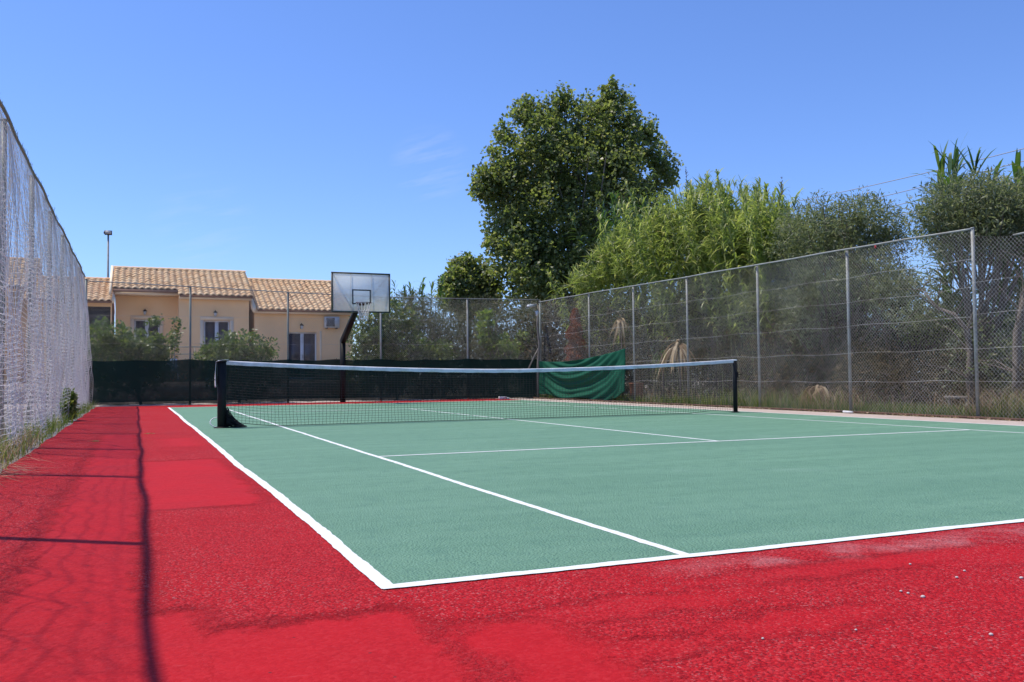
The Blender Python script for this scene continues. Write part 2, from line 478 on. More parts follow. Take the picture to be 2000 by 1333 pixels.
m_red = court_red(); m_green = court_green(); m_line = line_white(); m_ground = ground_mat()
m_apron = concrete('pale sandy concrete', (.36, .27, .22), (.52, .42, .36), (.62, .52, .46))
m_kerb = concrete('weathered grey concrete', (.16, .14, .12), (.30, .27, .24), (.42, .39, .35))
m_galv = simple('galvanised steel', (.30, .31, .295), .6, .2, 9, metal=.2, dirt=(.22, .20, .17), dscale=4)
m_wire = simple('galvanised wire', (.52, .50, .47), .6, .12, 3, metal=.1, dirt=(.30, .25, .21), dscale=1.2)
m_dkpost = simple('grey green painted steel', (.16, .20, .18), .5, .2, 8, dirt=(.30, .24, .18), dscale=5)
m_netw = None
m_black = simple('black paint', (.008, .009, .010), .6, .3, 6, spec=.25, dirt=(.016, .015, .014), dscale=4)
m_cord = simple('black net cord', (.010, .011, .012), .8, .3, 6)
m_band = simple('white net tape', (.72, .74, .76), .75, .08, 20, bump=.3, bscale=60, dirt=(.55, .56, .55), dscale=6)
m_white = simple('white paint', (.76, .77, .77), .5, .06, 5, dirt=(.60, .58, .53), dscale=3)
m_wgrey = simple('pale grey plastic', (.62, .63, .62), .5, .08, 5, dirt=(.42, .41, .38), dscale=4)
m_dark = simple('dark grille', (.035, .036, .038), .6, .2, 8)
m_frame = simple('dark green grey steel', (.045, .062, .055), .5, .25, 8, dirt=(.10, .08, .06), dscale=5)
m_rim = simple('worn dark red rim', (.07, .025, .02), .5, .3, 10)
m_rope = simple('white nylon rope', (.75, .75, .76), .8, .06, 20)
m_stucco = stucco('apricot stucco', (.95, .62, .32))
m_trim = stucco('pale peach trim', (.93, .72, .48))
m_glass = glass_dark(); m_tile = tile_mat(); m_acry = acrylic()
m_under = simple('dark clay underlay', (.30, .16, .10), .9, .2, 6)  # darker clay of the roof plane below the tiles
m_rust = simple('rusted iron', (.11, .055, .035), .85, .35, 12, dirt=(.04, .025, .02), dscale=6)
m_wood = bark('grey weathered wood', (.13, .11, .09), (.34, .30, .25))
m_screen = cloth_mat('dark green windscreen cloth', (.004, .026, .019), .075, .15)
m_tarp = cloth_mat('bright green tarpaulin', (.004, .085, .046), .0, .10, .8)
m_stone = simple('pale stone', (.55, .50, .46), .8, .25, 30)
m_bpop = bark('pale poplar bark', (.10, .085, .065), (.28, .25, .20))
m_boli = bark('grey olive bark', (.08, .062, .048), (.24, .19, .15))
m_reedstem = simple('reed cane', (.30, .30, .13), .6, .3, 4)
m_plume = simple('reed plume', (.16, .11, .09), .9, .3, 10)

# ================================================================ SETTING
def sheet(name, x0, x1, y0, y1, z, mat, nx=2, ny=2, wob=0.0, seed=0, label=None):
    xs = np.linspace(x0, x1, nx); ys = np.linspace(y0, y1, ny)
    P = np.zeros((nx, ny, 3)); P[..., 0] = xs[:, None]; P[..., 1] = ys[None]; P[..., 2] = z
    if wob:
        P[0, :, 0] += noise1(ys, seed, 6, .3)*wob; P[-1, :, 0] += noise1(ys, seed+1, 6, .3)*wob
        P[:, 0, 1] += noise1(xs, seed+2, 6, .3)*wob; P[:, -1, 1] += noise1(xs, seed+3, 6, .3)*wob
    P = P[:, ::-1]
    mb = MB().grid(P)
    o = mb.build(name, mat)
    return tag(o, label, None, None, 'structure')
sheet('ground', -900, 900, -900, 1500, -.06, m_ground, label='dry soil and grass around the court')
sheet('court_surround', -1.93, 10.99, -9, 26.1, 0.0, m_red, 20, 140, .035, 5, 'red painted asphalt run-off around the green court')
court = sheet('tennis_court', .02, 10.95, .02, 23.75, .002, m_green, 2, 2, label='green painted tennis court surface with white lines')
sheet('concrete_apron', 10.97, 12.02, -9, 26.3, .003, m_apron, 4, 120, .03, 11, 'pale concrete strip between the court and the right fence')
sheet('gravel_edge', -2.25, -1.86, -9, 26.4, -.012, m_kerb, 6, 160, .03, 21, 'weathered grey concrete edge along the left fence')

def line(p0, p1, w, seed, wob=.006):
    p0 = np.array(p0, float); p1 = np.array(p1, float)
    L = np.linalg.norm(p1-p0); d = (p1-p0)/L; nrm = np.array([-d[1], d[0]])
    n = int(L/.04)+2; s = np.linspace(0, L, n)
    c = noise1(s, seed, 5, .12)*wob*1.6
    g = np.random.default_rng(seed)
    e1 = noise1(s, seed+50, 6, 1.2)*wob*.5+g.normal(0, .0016, n); e2 = noise1(s, seed+90, 6, 1.2)*wob*.5+g.normal(0, .0016, n)
    a = p0+d*s[:, None]+nrm*(c+w/2+e1)[:, None]; b = p0+d*s[:, None]+nrm*(c-w/2+e2)[:, None]
    P = np.zeros((2, n, 3)); P[0, :, :2] = b; P[1, :, :2] = a
    return P[:, ::-1] if False else P
LZ = .0042
def add_line(p0, p1, w, seed, z=LZ, wob=.006):
    P = line(p0, p1, w, seed, wob); P[..., 2] = z
    P = P[::-1]
    MB().grid(P).build('court_line', m_line, court)
W_ = .055
add_line((.03, 0), (.03, 23.77), .062, 1, LZ, .010)                 # left doubles
add_line((10.94, 0), (10.94, 23.77), W_, 2)
add_line((1.37, .02), (1.37, 23.74), .05, 3, LZ-.0007, .008)
add_line((9.60, .02), (9.60, 23.74), .05, 4, LZ-.0007)
add_line((0.0, .028), (10.97, .028), .066, 5, LZ+.0007, .010)       # near baseline
add_line((0.0, 23.745), (10.97, 23.745), .07, 6, LZ+.0007)
add_line((1.37, 5.485), (9.60, 5.485), W_, 7, LZ)
add_line((1.37, 18.285), (9.60, 18.285), W_, 8, LZ)
add_line((5.485, 5.485), (5.485, 18.285), .05, 9, LZ-.0012)
add_line((5.485, 23.6), (5.485, 23.77), .05, 10, LZ-.0012)

# rusty angle iron along the foot of the right fence
mb = MB()
ys = np.linspace(1, 25.4, 60)
mb.tube(np.stack([12.03+noise1(ys, 31, 4, .2)*.012, ys, .03+noise1(ys, 32, 4, .2)*.008], 1), .022, 5)
tag(mb.build('edging_bar', m_rust), 'long rusty bar lying along the foot of the right fence', 'edging')

# ================================================================ FENCES
def chain_mesh(frame, L, Hf, step=.075, r=.0017, dz=.22, z0=.02, seed=0):
    """diagonal wire mesh; frame(s,z)->(n,3); Hf(s)=height"""
    Hm = max(Hf(np.linspace(0, L, 30)))
    A = []; B = []
    nz = int(math.ceil((Hm-z0)/dz)); z = z0+np.arange(nz+1)*dz
    s0 = np.arange(-Hm, L+Hm, step)
    for sg in (1, -1):
        S = s0[:, None]+sg*(z[None]-z0)
        za = np.broadcast_to(z[None, :-1], S[:, :-1].shape).ravel(); zb = np.broadcast_to(z[None, 1:], S[:, :-1].shape).ravel()
        sa = S[:, :-1].ravel(); sb = S[:, 1:].ravel()
        # clip to the panel
        t0 = np.zeros(len(sa)); t1 = np.ones(len(sa)); d = sb-sa
        ta = (0-sa)/d; tb = (L-sa)/d; lo = np.minimum(ta, tb); hi = np.maximum(ta, tb)
        t0 = np.maximum(t0, lo); t1 = np.minimum(t1, hi)
        H = Hf(np.clip((sa+sb)/2, 0, L)); t1 = np.minimum(t1, (H-za)/(zb-za))
        k = t1-t0 > .02
        sa, sb, za, zb, t0, t1 = sa[k], sb[k], za[k], zb[k], t0[k], t1[k]
        A.append(frame(sa+(sb-sa)*t0, za+(zb-za)*t0, sg)); B.append(frame(sa+(sb-sa)*t1, za+(zb-za)*t1, sg))
    V, Q = seg_tubes(np.concatenate(A), np.concatenate(B), r)
    return mesh_np('wire_mesh', V, Q)
def frame_line(p0, p1, bulge=.02, seed=0, off=0.0):
    p0 = np.array(p0, float); p1 = np.array(p1, float); L = np.linalg.norm(p1-p0); d = (p1-p0)/L; n = np.array([-d[1], d[0]])
    def f(s, z, sg=0):
        s = np.asarray(s, float); z = np.asarray(z, float)
        b = off+bulge*(np.sin(s*1.3+seed)*np.sin(z*1.1+seed*.7)+.6*np.sin(s*2.9+z*1.7+seed))*np.minimum(1, z)+.0015*sg
        o = np.zeros((len(s), 3)); o[:, :2] = p0+d*s[:, None]+n*b[:, None]
        o[:, 2] = z+.012*np.sin(s*3.1+seed+z)
        return o
    return f, L, d, n
def post(parent, x, y, h, r, mat, cap=True):
    mb = MB(); mb.tube([(x, y, -.05), (x, y, h*.5), (x, y, h)], r, 10)
    if cap: mb.tube([(x, y, h-.012), (x, y, h+.012)], [r*1.15, r*1.0], 10)
    return mb.build('post', mat, parent, True)
def tension(parent, f, L, z, seed, r=.0022, mat=None):
    s = np.linspace(0, L, int(L/.25)+2)
    p = f(s, np.full(len(s), z)+noise1(s, seed, 5, .12)*.018)
    MB().tube(p, r, 4, False).build('tension_wire', mat or m_wire, parent)

# far fence -------------------------------------------------------
F0, F1 = (-2.27, 26.45), (12.55, 25.75)
def Hfar(s): return 3.80-.30*np.clip(np.asarray(s)/9.0, 0, 1)+.02*np.clip((np.asarray(s)-9)/6, 0, 1)
ffar, Lf, df, nf = frame_line(F0, F1, .02, 2)
fence_f = empty('chain_link_fence', (5, 26.1, 0), 'tall wire fence behind the basketball hoop, with dark green cloth along its foot', 'fence')
tag(put('wire_mesh', chain_mesh(ffar, Lf, Hfar, .070, .0014, seed=2), m_wire, fence_f), kind='stuff')
for px in (372, 562, 741, 907):
    X = atY(px, 640, 26.25)[0]
    s = (X-F0[0])/df[0]
    post(fence_f, X, F0[1]+df[1]*s+.04, float(Hfar(s)), .033, m_dkpost if px < 700 else m_galv)
post(fence_f, F0[0]+.03, F0[1], 3.85, .035, m_dkpost)
s = np.linspace(0, Lf, 60); P = ffar(s, Hfar(s)); P[:, 2] = Hfar(s)+noise1(s, 3, 3, .1)*.01
MB().tube(P, .017, 6).build('top_rail', m_galv, fence_f, True)
for k, z in enumerate((.75, 1.9, 2.75)): tension(fence_f, ffar, Lf, z, 40+k)

# right fence -----------------------------------------------------
R0, R1 = (12.14, 7.50), (12.50, 25.72)
frig, Lr, dr, nr = frame_line(R0, R1, .022, 5)
def Hrig(s): return 3.20+.24*np.clip(np.asarray(s)/Lr, 0, 1)
fence_r = empty('chain_link_fence', (12.2, 16, 0), 'tall galvanised wire fence in front of the reeds, olive trees and undergrowth', 'fence')
tag(put('wire_mesh', chain_mesh(frig, Lr, Hrig, .072, .0016, seed=5), m_wire, fence_r), kind='stuff')
for Y in (7.50, 10.45, 13.32, 16.25, 19.05, 21.9):
    s = (Y-R0[1])/dr[1]
    post(fence_r, R0[0]+dr[0]*s+.05, Y, float(Hrig(s))+.02, .030, m_galv)
MB().tube([(12.53, 25.75, -.05), (12.53, 25.75, 3.5)], .04, 10).build('corner_post', m_dkpost, fence_r, True)
s = np.linspace(0, Lr, 80); P = frig(s, Hrig(s)); P[:, 2] = Hrig(s)+.01+noise1(s, 13, 3, .1)*.012
MB().tube(P, .019, 6).build('top_rail', m_galv, fence_r, True)
for k, z in enumerate((.62, 1.18, 1.72, 2.2, 2.68)): tension(fence_r, frig, Lr, z, 60+k, .0028)

# nearer, lower section of the right fence --------------------------
N0, N1 = (12.10, 3.2), (12.14, 7.46)
fnea, Ln, dn, nn = frame_line(N0, N1, .03, 8)
def Hnea(s):
    s = np.asarray(s, float)
    t = np.clip((s-(Ln-.85))/.85, 0, 1)
    return 2.93+.24*t**2.2
def fnea2(s, z, sg=0):
    o = fnea(s, z, sg)
    t = np.clip((np.asarray(s)-(Ln-1.1))/1.1, 0, 1)
    o[:, 2] += .16*t**2*(np.asarray(z)/3.0)**2
    return o
fence_n = empty('chain_link_fence', (12.1, 5, 0), 'lower sagging wire fence panel hanging off the last tall post, beside the thick tree trunk', 'fence')
tag(put('wire_mesh', chain_mesh(fnea2, Ln, lambda s: np.full(np.shape(s), 2.96), .072, .0016, seed=8), m_wire, fence_n), kind='stuff')
post(fence_n, N0[0]+.05, N0[1], 2.98, .03, m_galv)
s = np.linspace(0, Ln-.75, 20); P = fnea(s, np.full(20, 2.98)); MB().tube(P, .017, 6).build('top_rail', m_galv, fence_n, True)
for k, z in enumerate((.62, 1.18, 1.75, 2.3)): tension(fence_n, fnea, Ln, z, 70+k, .0026)

# left fence ------------------------------------------------------
L0, L1 = (-2.30, -5.0), (-2.27, 26.4)
flef, Ll, dl, nl = frame_line(L0, L1, .012, 9)
def Hlef(s): return np.full(np.shape(s), 3.90)
fence_l = empty('chain_link_fence', (-2.3, 12, 0), 'tall wire fence hung with white netting along the red run-off', 'fence')
tag(put('wire_mesh', chain_mesh(flef, Ll, Hlef, .09, .0014, .3, seed=9), m_wire, fence_l), kind='stuff')
for Y in (-3.6, -.6, 2.55, 5.75, 8.85, 12.05, 15.2, 18.2, 21.2, 24.2):
    post(fence_l, -2.33, Y, 3.93, .038, m_dkpost)
s = np.linspace(0, Ll, 100); P = flef(s, Hlef(s)); P[:, 2] = 3.93+noise1(s, 15, 3, .1)*.012
MB().tube(P, .022, 8).build('top_rail', m_dkpost, fence_l, True)
# twisted wire ends above the rail
g = np.random.default_rng(4); A = []; B = []
for y in np.arange(5.0, 26.3, .085):
    a = np.array([-2.285+g.normal(0, .008), y, 3.94]); A.append(a); B.append(a+[g.normal(0, .02), g.normal(0, .025), g.uniform(.02, .075)])
V, Q = seg_tubes(A, B, .0028)
tag(put('wire_ends', mesh_np('wire_ends', V, Q), m_dkpost, fence_l), kind='stuff')

# white netting gathered in folds on the left fence -------------------
t = NT('white netting cord')
nc = t.mix(t.noise(t.pos(), 1.2, 5), (.86, .83, .82), (.96, .94, .93))
b = t.n('BsdfPrincipled', Roughness=.7); t.set(b.inputs['Base Color'], nc)
tl = t.n('BsdfTranslucent'); t.set(tl.inputs['Color'], nc); ms_ = t.n('MixShader'); ms_.inputs[0].default_value = .45
t.t.links.new(b.outputs[0], ms_.inputs[1]); t.t.links.new(tl.outputs[0], ms_.inputs[2])
m_netw = t.done(ms_.outputs[0])
def net_surface(u, z):
    """u along the gathered net (m of fence), z height"""
    lowz = 1-z/3.9
    k = np.minimum(1, .06+1.5*lowz)*(.45+.55*lowz)
    ph = u*7.3+1.5*np.sin(u*1.1)+1.3*np.sin(z*1.5+u*2.1)+.5*np.sin(z*3.7+u*4.3)
    ph2 = u*16.0+2.0*np.sin(u*.7+1)+1.3*np.sin(z*2.3+u)
    x = -2.285+.135*np.minimum(1, lowz*3)+k*(.085*np.sin(ph)+.035*np.sin(ph2+1)+.045*np.sin(u*2.4+z*1.9))+.02*np.sin(z*5+u*9)*lowz
    y = u+k*(.130*np.sin(ph+1.2)+.045*np.sin(ph2)+.05*np.sin(z*2.0+u*3))+.16*np.sin(u*2.1+.5*np.sin(z*.8))
    return np.stack([np.minimum(x, -1.97), y, z+.05*np.sin(ph2*.5)*lowz], -1)
def netting(y0, y1):
    A = []; B = []; Rr = []
    H = 3.88; zz = np.linspace(.06, H, 34)
    for sg in (1, -1):
        u0 = np.arange(y0-.4*H, y1+.4*H, .115)
        U = u0[:, None]+sg*.22*(zz[None]-zz[0]); Z = np.broadcast_to(zz[None], U.shape)
        P = net_surface(U, Z)
        m = (U[:, :-1] > y0) & (U[:, 1:] > y0) & (U[:, :-1] < y1) & (U[:, 1:] < y1)
        m &= (U[:, :-1] > 7.4) | (np.arange(len(u0)) % 2 == 0)[:, None]  # out of frame every other diagonal is dropped to lighten the net's shadow
        A.append(P[:, :-1][m]); B.append(P[:, 1:][m]); Rr.append(np.full(m.sum(), .0017))
    u = np.arange(y0, y1, .05)
    for z in np.arange(.08, H, .068):
        zu = z+.035*np.sin(u*7.3+1.5*np.sin(u*1.1)+z*2.0)*(1-z/H)+.012*np.sin(u*23+z*9)
        P = net_surface(u, np.minimum(zu, H)); kp = (u[:-1] > 7.6) | (int(round((z-.08)/.068)) % 5 == 0); A.append(P[:-1][kp]); B.append(P[1:][kp]); Rr.append(np.full(int(kp.sum()),   .0034 if z < 2.9 else .0026))  # cross cords thinned out of frame too, for a lighter cast shadow
    return seg_tubes(np.concatenate(A), np.concatenate(B), np.concatenate(Rr))
V, Q = netting(-1.0, 26.3)
o = put('net_curtain', mesh_np('net_curtain', V, Q), m_netw)
tag(o, 'white netting hanging in vertical folds over the left fence', 'netting', kind=None)
# bunched cords of netting tied at the posts and hem
mb = MB()
g = np.random.default_rng(7)
for Y in (5.75, 8.85, 12.05, 15.2, 18.2, 21.2, 24.2):
    for k in range(9):
        z = np.linspace(.1, 3.85, 26); y0 = Y+g.uniform(-.13, .13); 
        mb.tube(np.stack([-2.28+(.08+.05*np.sin(z*1.7+k)+g.normal(0, .02))*np.minimum(1, (3.9-z)*1.2), y0+.05*np.sin(z*1.1+k*2)+.02*np.sin(z*5+k), z], 1), .0045, 3, False)
bo = mb.build('gathered_fold', m_netw, o); tag(bo, kind='stuff')

# ================================================================ CLOTHS
def tie(parent, p):
    MB().tube([(p[0], p[1]-.02, p[2]-.03), (p[0], p[1]-.03, p[2]), (p[0], p[1]+.04, p[2]+.03)], .006, 5).build('tie', m_cord, parent)
ns, nz_ = 220, 16
s = np.linspace(.05, Lf-.15, ns); P = np.zeros((ns, nz_, 3))
top = 1.385+.035*np.abs(np.sin(s*math.pi/1.5))*-1+noise1(s, 23, 5, .2)*.025+.02
for j in range(nz_):
    v = j/(nz_-1)
    z = .03+(top-.03)*v
    b = -.10-.03*np.sin(s*2.3+v*2)-.02*np.sin(s*5.1+v*3.0+1)-.05*(1-v)*np.abs(np.sin(s*1.1+.5))
    P[:, j, 0] = F0[0]+df[0]*s+nf[0]*b; P[:, j, 1] = F0[1]+df[1]*s+nf[1]*b; P[:, j, 2] = z
P[:, 0, 2] += .02*np.abs(np.sin(s*3.3))
scr = MB().grid(P).build('windscreen', m_screen, None, True)
tag(scr, 'dark green shade cloth stretched along the foot of the far fence', 'shade cloth')
for k in range(0, ns, 14): tie(scr, P[k, -1])

# bright green tarpaulin slung on the right fence at the corner
nu, nv = 90, 46
u = np.linspace(0, 1, nu)[:, None]; v = np.linspace(0, 1, nv)[None]
Yc = 25.55+(19.15-25.55)*u
topz = 1.34*(1-u)+1.56*u-.15*np.sin(math.pi*u)**.8*(1.25-.5*u)
botz = .05+.10*(1-u)**3+.24*np.clip((u-.80)/.2, 0, 1)**1.5+.03*np.sin(u*14)
zc = botz+(topz-botz)*v
# swags: fold crests follow hanging arcs
arc = v-1.15*(u-.42)**2*2.0
fold = .075*np.sin(arc*10.5+.9+2.4*u)*np.sin(math.pi*np.clip(u*1.0, 0, 1))**.6*(.35+.65*np.sin(math.pi*v))+.035*np.sin(arc*37+3*u)*np.sin(math.pi*u)+.03*np.sin(u*26+v*5)*(1-v)
fold = fold+.06*np.sin(u*34)*np.clip((u-.86)/.14, 0, 1)+.05*np.sin(u*40)*np.clip((.12-u)/.12, 0, 1)
Xc = R0[0]+dr[0]*(Yc-R0[1])/dr[1]-.16-.10*np.sin(math.pi*u)*(1-v)-fold
P = np.stack([np.broadcast_to(Xc, zc.shape), np.broadcast_to(Yc, zc.shape)+0*zc, zc], -1)
tarp = MB().grid(P).build('tarpaulin', m_tarp, None, True)
tag(tarp, 'bright green tarpaulin sagging in folds at the fence corner', 'tarpaulin')
sd = tarp.modifiers.new('thick', 'SOLIDIFY'); sd.thickness = .004

# ================================================================ TENNIS NET
NY = 11.885
def net_top(x):
    t = (x-5.485)/5.0
    return .915+.165*np.abs(t)**1.7
def net_bot(x): return .012+.10*np.clip((1.35-x)/.8, 0, 1)**1.5*.9+.07*np.clip((x-9.4)/1.0, 0, 1)*np.clip((10.5-x)/.6, 0, 1)
XL, XR = .48, 10.50
net = empty('tennis_net', (5.485, NY, 0), 'black tennis net with white top tape across the green court', 'tennis net')
A = []; B = []
g = np.random.default_rng(12)
xs = np.arange(XL+.03, XR, .060)
zt = net_top(xs)-.03; zb = net_bot(xs)
lev = np.linspace(0, 1, 23)
G = np.zeros((len(xs), 23, 3))
G[..., 0] = xs[:, None]+g.normal(0, .0025, (len(xs), 23))+.02*np.sin(xs*3)[:, None]*np.sin(lev*3)[None]
G[..., 1] = NY+.04*np.sin(xs*1.9)[:, None]*np.sin(lev*math.pi)[None]*.6
G[..., 2] = zb[:, None]+(zt-zb)[:, None]*lev[None]+g.normal(0, .0015, (len(xs), 23))
A = [G[:, :-1].reshape(-1, 3), G[:-1].reshape(-1, 3)]; B = [G[:, 1:].reshape(-1, 3), G[1:].reshape(-1, 3)]
V, Q = seg_tubes(np.concatenate(A), np.concatenate(B), .0027)
tag(put('mesh', mesh_np('mesh', V, Q), m_cord, net), kind='stuff')
MB().tube(np.stack([xs, np.full(len(xs), NY), zb], 1), .005, 5).build('bottom_cord', m_cord, net)
# tape: folded over the headcord
xs2 = np.linspace(XL-.10, XR+.02, 160)
prof = [(-.016, -.056), (-.017, -.02), (-.014, .004), (0, .012), (.014, .004), (.017, -.02), (.016, -.056)]
P = np.zeros((160, len(prof), 3))
for j, (dy, dz) in enumerate(prof):
    P[:, j, 0] = xs2; P[:, j, 1] = NY+dy*(1+.25*np.sin(xs2*9+j)); P[:, j, 2] = net_top(xs2)+dz+.004*np.sin(xs2*13+j*.5)*(dz < -.03)
MB().grid(P).build('top_tape', m_band, net, True)
# loose tape end hanging over the left post
z = np.linspace(1.07, .66, 14); P = np.zeros((14, 2, 3))
P[:, 0] = np.stack([XL-.140-.008*np.sin(z*9), np.full(14, NY-.060), z], 1); P[:, 1] = np.stack([XL-.140-.010*np.sin(z*9+1), np.full(14, NY+.03), z], 1)
Pt = np.zeros((6, 2, 3)); xt = np.linspace(XL+.06, XL-.140, 6)
Pt[:, 0] = np.stack([xt, np.full(6, NY-.060), 1.108-.038*np.linspace(0, 1, 6)**3], 1); Pt[:, 1] = Pt[:, 0]+[0, .09, 0]
o = MB().grid(np.concatenate([Pt, P])).build('loose_tape_end', m_band, net, True)
o.modifiers.new('thick', 'SOLIDIFY').thickness = .006
# gathered slack of the net at the left post
g = np.random.default_rng(3); mb = MB()
for k in range(150):
    a = np.array([.50+abs(g.normal(0, .02)), NY+g.normal(0, .03), g.uniform(.02, .34)])
    x1 = .52+g.uniform(0, 1)**1.3*.32; zlim = .24*(1-(x1-.5)/.36)
    bpt = np.array([x1, NY+g.normal(0, .05), max(.01, g.uniform(0, 1)*zlim)])
    mid = (a+bpt)/2+[g.normal(0, .02)-.03, g.normal(0, .02), -.05]
    mid[0] = max(mid[0], .47)
    w = np.linspace(0, 1, 6)[:, None]
    mb.tube((1-w)**2*a+2*w*(1-w)*mid+w*w*bpt, .0055, 3, False)
tag(mb.build('gathered_slack', m_cord, net), kind='stuff')
def net_post(x, lab, sq):
    r = empty('net_post', (x, NY, 0), lab, 'post')
    mb = MB(); h = 1.07
    mb.tube([(x, NY, -.03), (x, NY, .5), (x, NY, h)], sq, 12); mb.build('pole', m_black, r, True)
    MB().tube([(x, NY, h-.004), (x, NY, h+.018), (x, NY, h+.024)], [sq*1.12, sq*1.12, sq*.5], 12).build('cap', m_band if x > 5 else m_black, r)
    s_ = 1 if x > 5 else -1
    mb = MB(); mb.box(x+s_*sq*.8-.02, x+s_*sq*.8+.03, NY-.03, NY+.03, .72, .84); mb.tube([(x+s_*(sq+.02), NY-.02, .78), (x+s_*(sq+.07), NY-.06, .78)], .008, 6)
    mb.build('winch', m_black, r)
    MB().tube([(x, NY, .006), (x, NY, .02)], [sq*1.9, sq*1.5], 12).build('base_collar', m_black, r)
    return r
net_post(.44, 'black net post wrapped in slack netting, with loose white tape end', .070)
net_post(10.545, 'bare black net post with a winch, holding the taut end of the net', .046)
# white hoop lying beside the left net post
a = np.linspace(0, 2*math.pi, 25); c0 = np.array([.40, NY+.17, .085])
P = np.stack([c0[0]+.125*np.cos(a), c0[1]+.05*np.sin(a), c0[2]+.078*np.sin(a)], 1)
hoop = MB().tube(P, .009, 6, False).build('white_hoop', m_white, None, True)
tag(hoop, 'small white ring of hose leaning against the wrapped net post', 'ring')

# ================================================================ BASKETBALL HOOP
HX, HYB, HY = 5.40, 25.75, 23.5
bb = empty('basketball_hoop', (HX, HYB, 0), 'black basketball hoop with clear backboard and white net', 'basketball hoop')
x0 = atY(647, 570, HY)[0]; x1 = atY(762, 570, HY)[0]
zt = atY(647, 531, HY)[2]; zb = atY(647, 610, HY)[2]
bx = (x0+x1)/2
mb = MB(); w = .125
pole_pts = [(HX, HYB, -.02), (HX, HYB, 2.02)]
def beam(mb, a, b, w0, w1, h0, h1):
    a = np.array(a, float); b = np.array(b, float); d = (b-a)/np.linalg.norm(b-a)
    sx = np.array([1.0, 0, 0]); up = np.cross(sx, d); up /= np.linalg.norm(up)
    v = []
    for p, w_, h_ in ((a, w0, h0), (b, w1, h1)):
        for j in (-1, 1):
            for i in (-1, 1): v.append(p+sx*i*w_/2+up*j*h_/2)
    mb.hexa(v)
beam(mb, (HX, HYB, -.02), (HX, HYB, 2.04), .15, .15, .17, .17)
mb.build('pole', m_black, bb)
mb = MB(); beam(mb, (HX, HYB+.03, 1.97), (HX+.05, HY+.42, zb+.16), .145, .13, .19, .15); mb.build('arm', m_black, bb)
bo = MB().box(x0+.02, x1-.02, HY-.006, HY+.006, zb+.02, zt-.02).build('backboard', m_acry, bb)
fr = MB(); fw = .045
fr.box(x0, x1, HY-.02, HY+.025, zt-fw, zt); fr.box(x0, x1, HY-.0205, HY+.0255, zb, zb+fw)
fr.box(x0-.001, x0+fw, HY-.0195, HY+.0245, zb+fw, zt-fw); fr.box(x1-fw, x1+.001, HY-.0195, HY+.0245, zb+fw, zt-fw)
fr.build('board_frame', m_frame, bo)
tx = atY(706, 580, HY)[0]; tz0 = atY(706, 595, HY)[2]; tz1 = atY(706, 566, HY)[2]; tw = .29
mb = MB(); e = .038
mb.box(tx-tw, tx+tw, HY-.013, HY-.009, tz1-e, tz1); mb.box(tx-tw, tx+tw, HY-.0131, HY-.0091, tz0, tz0+e)
mb.box(tx-tw, tx-tw+e, HY-.0129, HY-.0089, tz0+e, tz1-e); mb.box(tx+tw-e, tx+tw, HY-.0129, HY-.0089, tz0+e, tz1-e)
mb.build('target_square', m_frame, bo)
# rear support frame seen through the board
for a_, b_ in (((x0+.05, HY+.03, zt-.06), (tx-.12, HY+.35, zb+.2)), ((x1-.05, HY+.03, zt-.06), (tx+.12, HY+.35, zb+.2)), ((tx-.32, HY+.04, zb+.04), (tx-.32, HY+.04, zt-.04)), ((tx+.32, HY+.04, zb+.04), (tx+.32, HY+.04, zt-.04))):
    MB().tube([a_, b_], .013, 6).build('brace', m_frame, bo)
MB().box(tx-.14, tx+.14, HY+.02, HY+.38, zb+.10, zb+.20).build('mounting_bracket', m_black, bb)
RZ = atY(710, 592, HY-.38)[2]; RX = atY(710, 592, HY-.38)[0]; RC = (RX, HY-.38); RR = .228
a = np.linspace(0, 2*math.pi, 33)
MB().tube(np.stack([RC[0]+RR*np.cos(a), RC[1]+RR*np.sin(a), np.full(33, RZ)], 1), .011, 8, False).build('rim', m_rim, bb, True)
MB().box(RX-.08, RX+.08, HY-.16, HY-.021, RZ-.06, RZ+.012).build('rim_bracket', m_rim, bb)
A = []; B = []; lv = [0, .10, .20, .27, .34, .41]; rad = [RR, .205, .175, .150, .135, .128]
nn_ = 12
def np_(l, k): w = 2*math.pi*(k+.5*(l % 2))/nn_; return np.array([RC[0]+rad[l]*math.cos(w), RC[1]+rad[l]*math.sin(w), RZ-lv[l]])
for k in range(nn_):
    A.append(np_(0, k)); B.append(np_(2, k))
    for l in range(2, 5):
        A.append(np_(l, k)); B.append(np_(l+1, k))
        A.append(np_(l, k)); B.append(np_(l+1, k-1 if l % 2 == 0 else k+1))
    A.append(np_(5, k)); B.append(np_(5, k)+np.array([0.0, 0, -.05-.03*(k % 3)]))
V, Q = seg_tubes(A, B, .016)
put('hoop_net', mesh_np('hoop_net', V, Q), m_netw, bb)

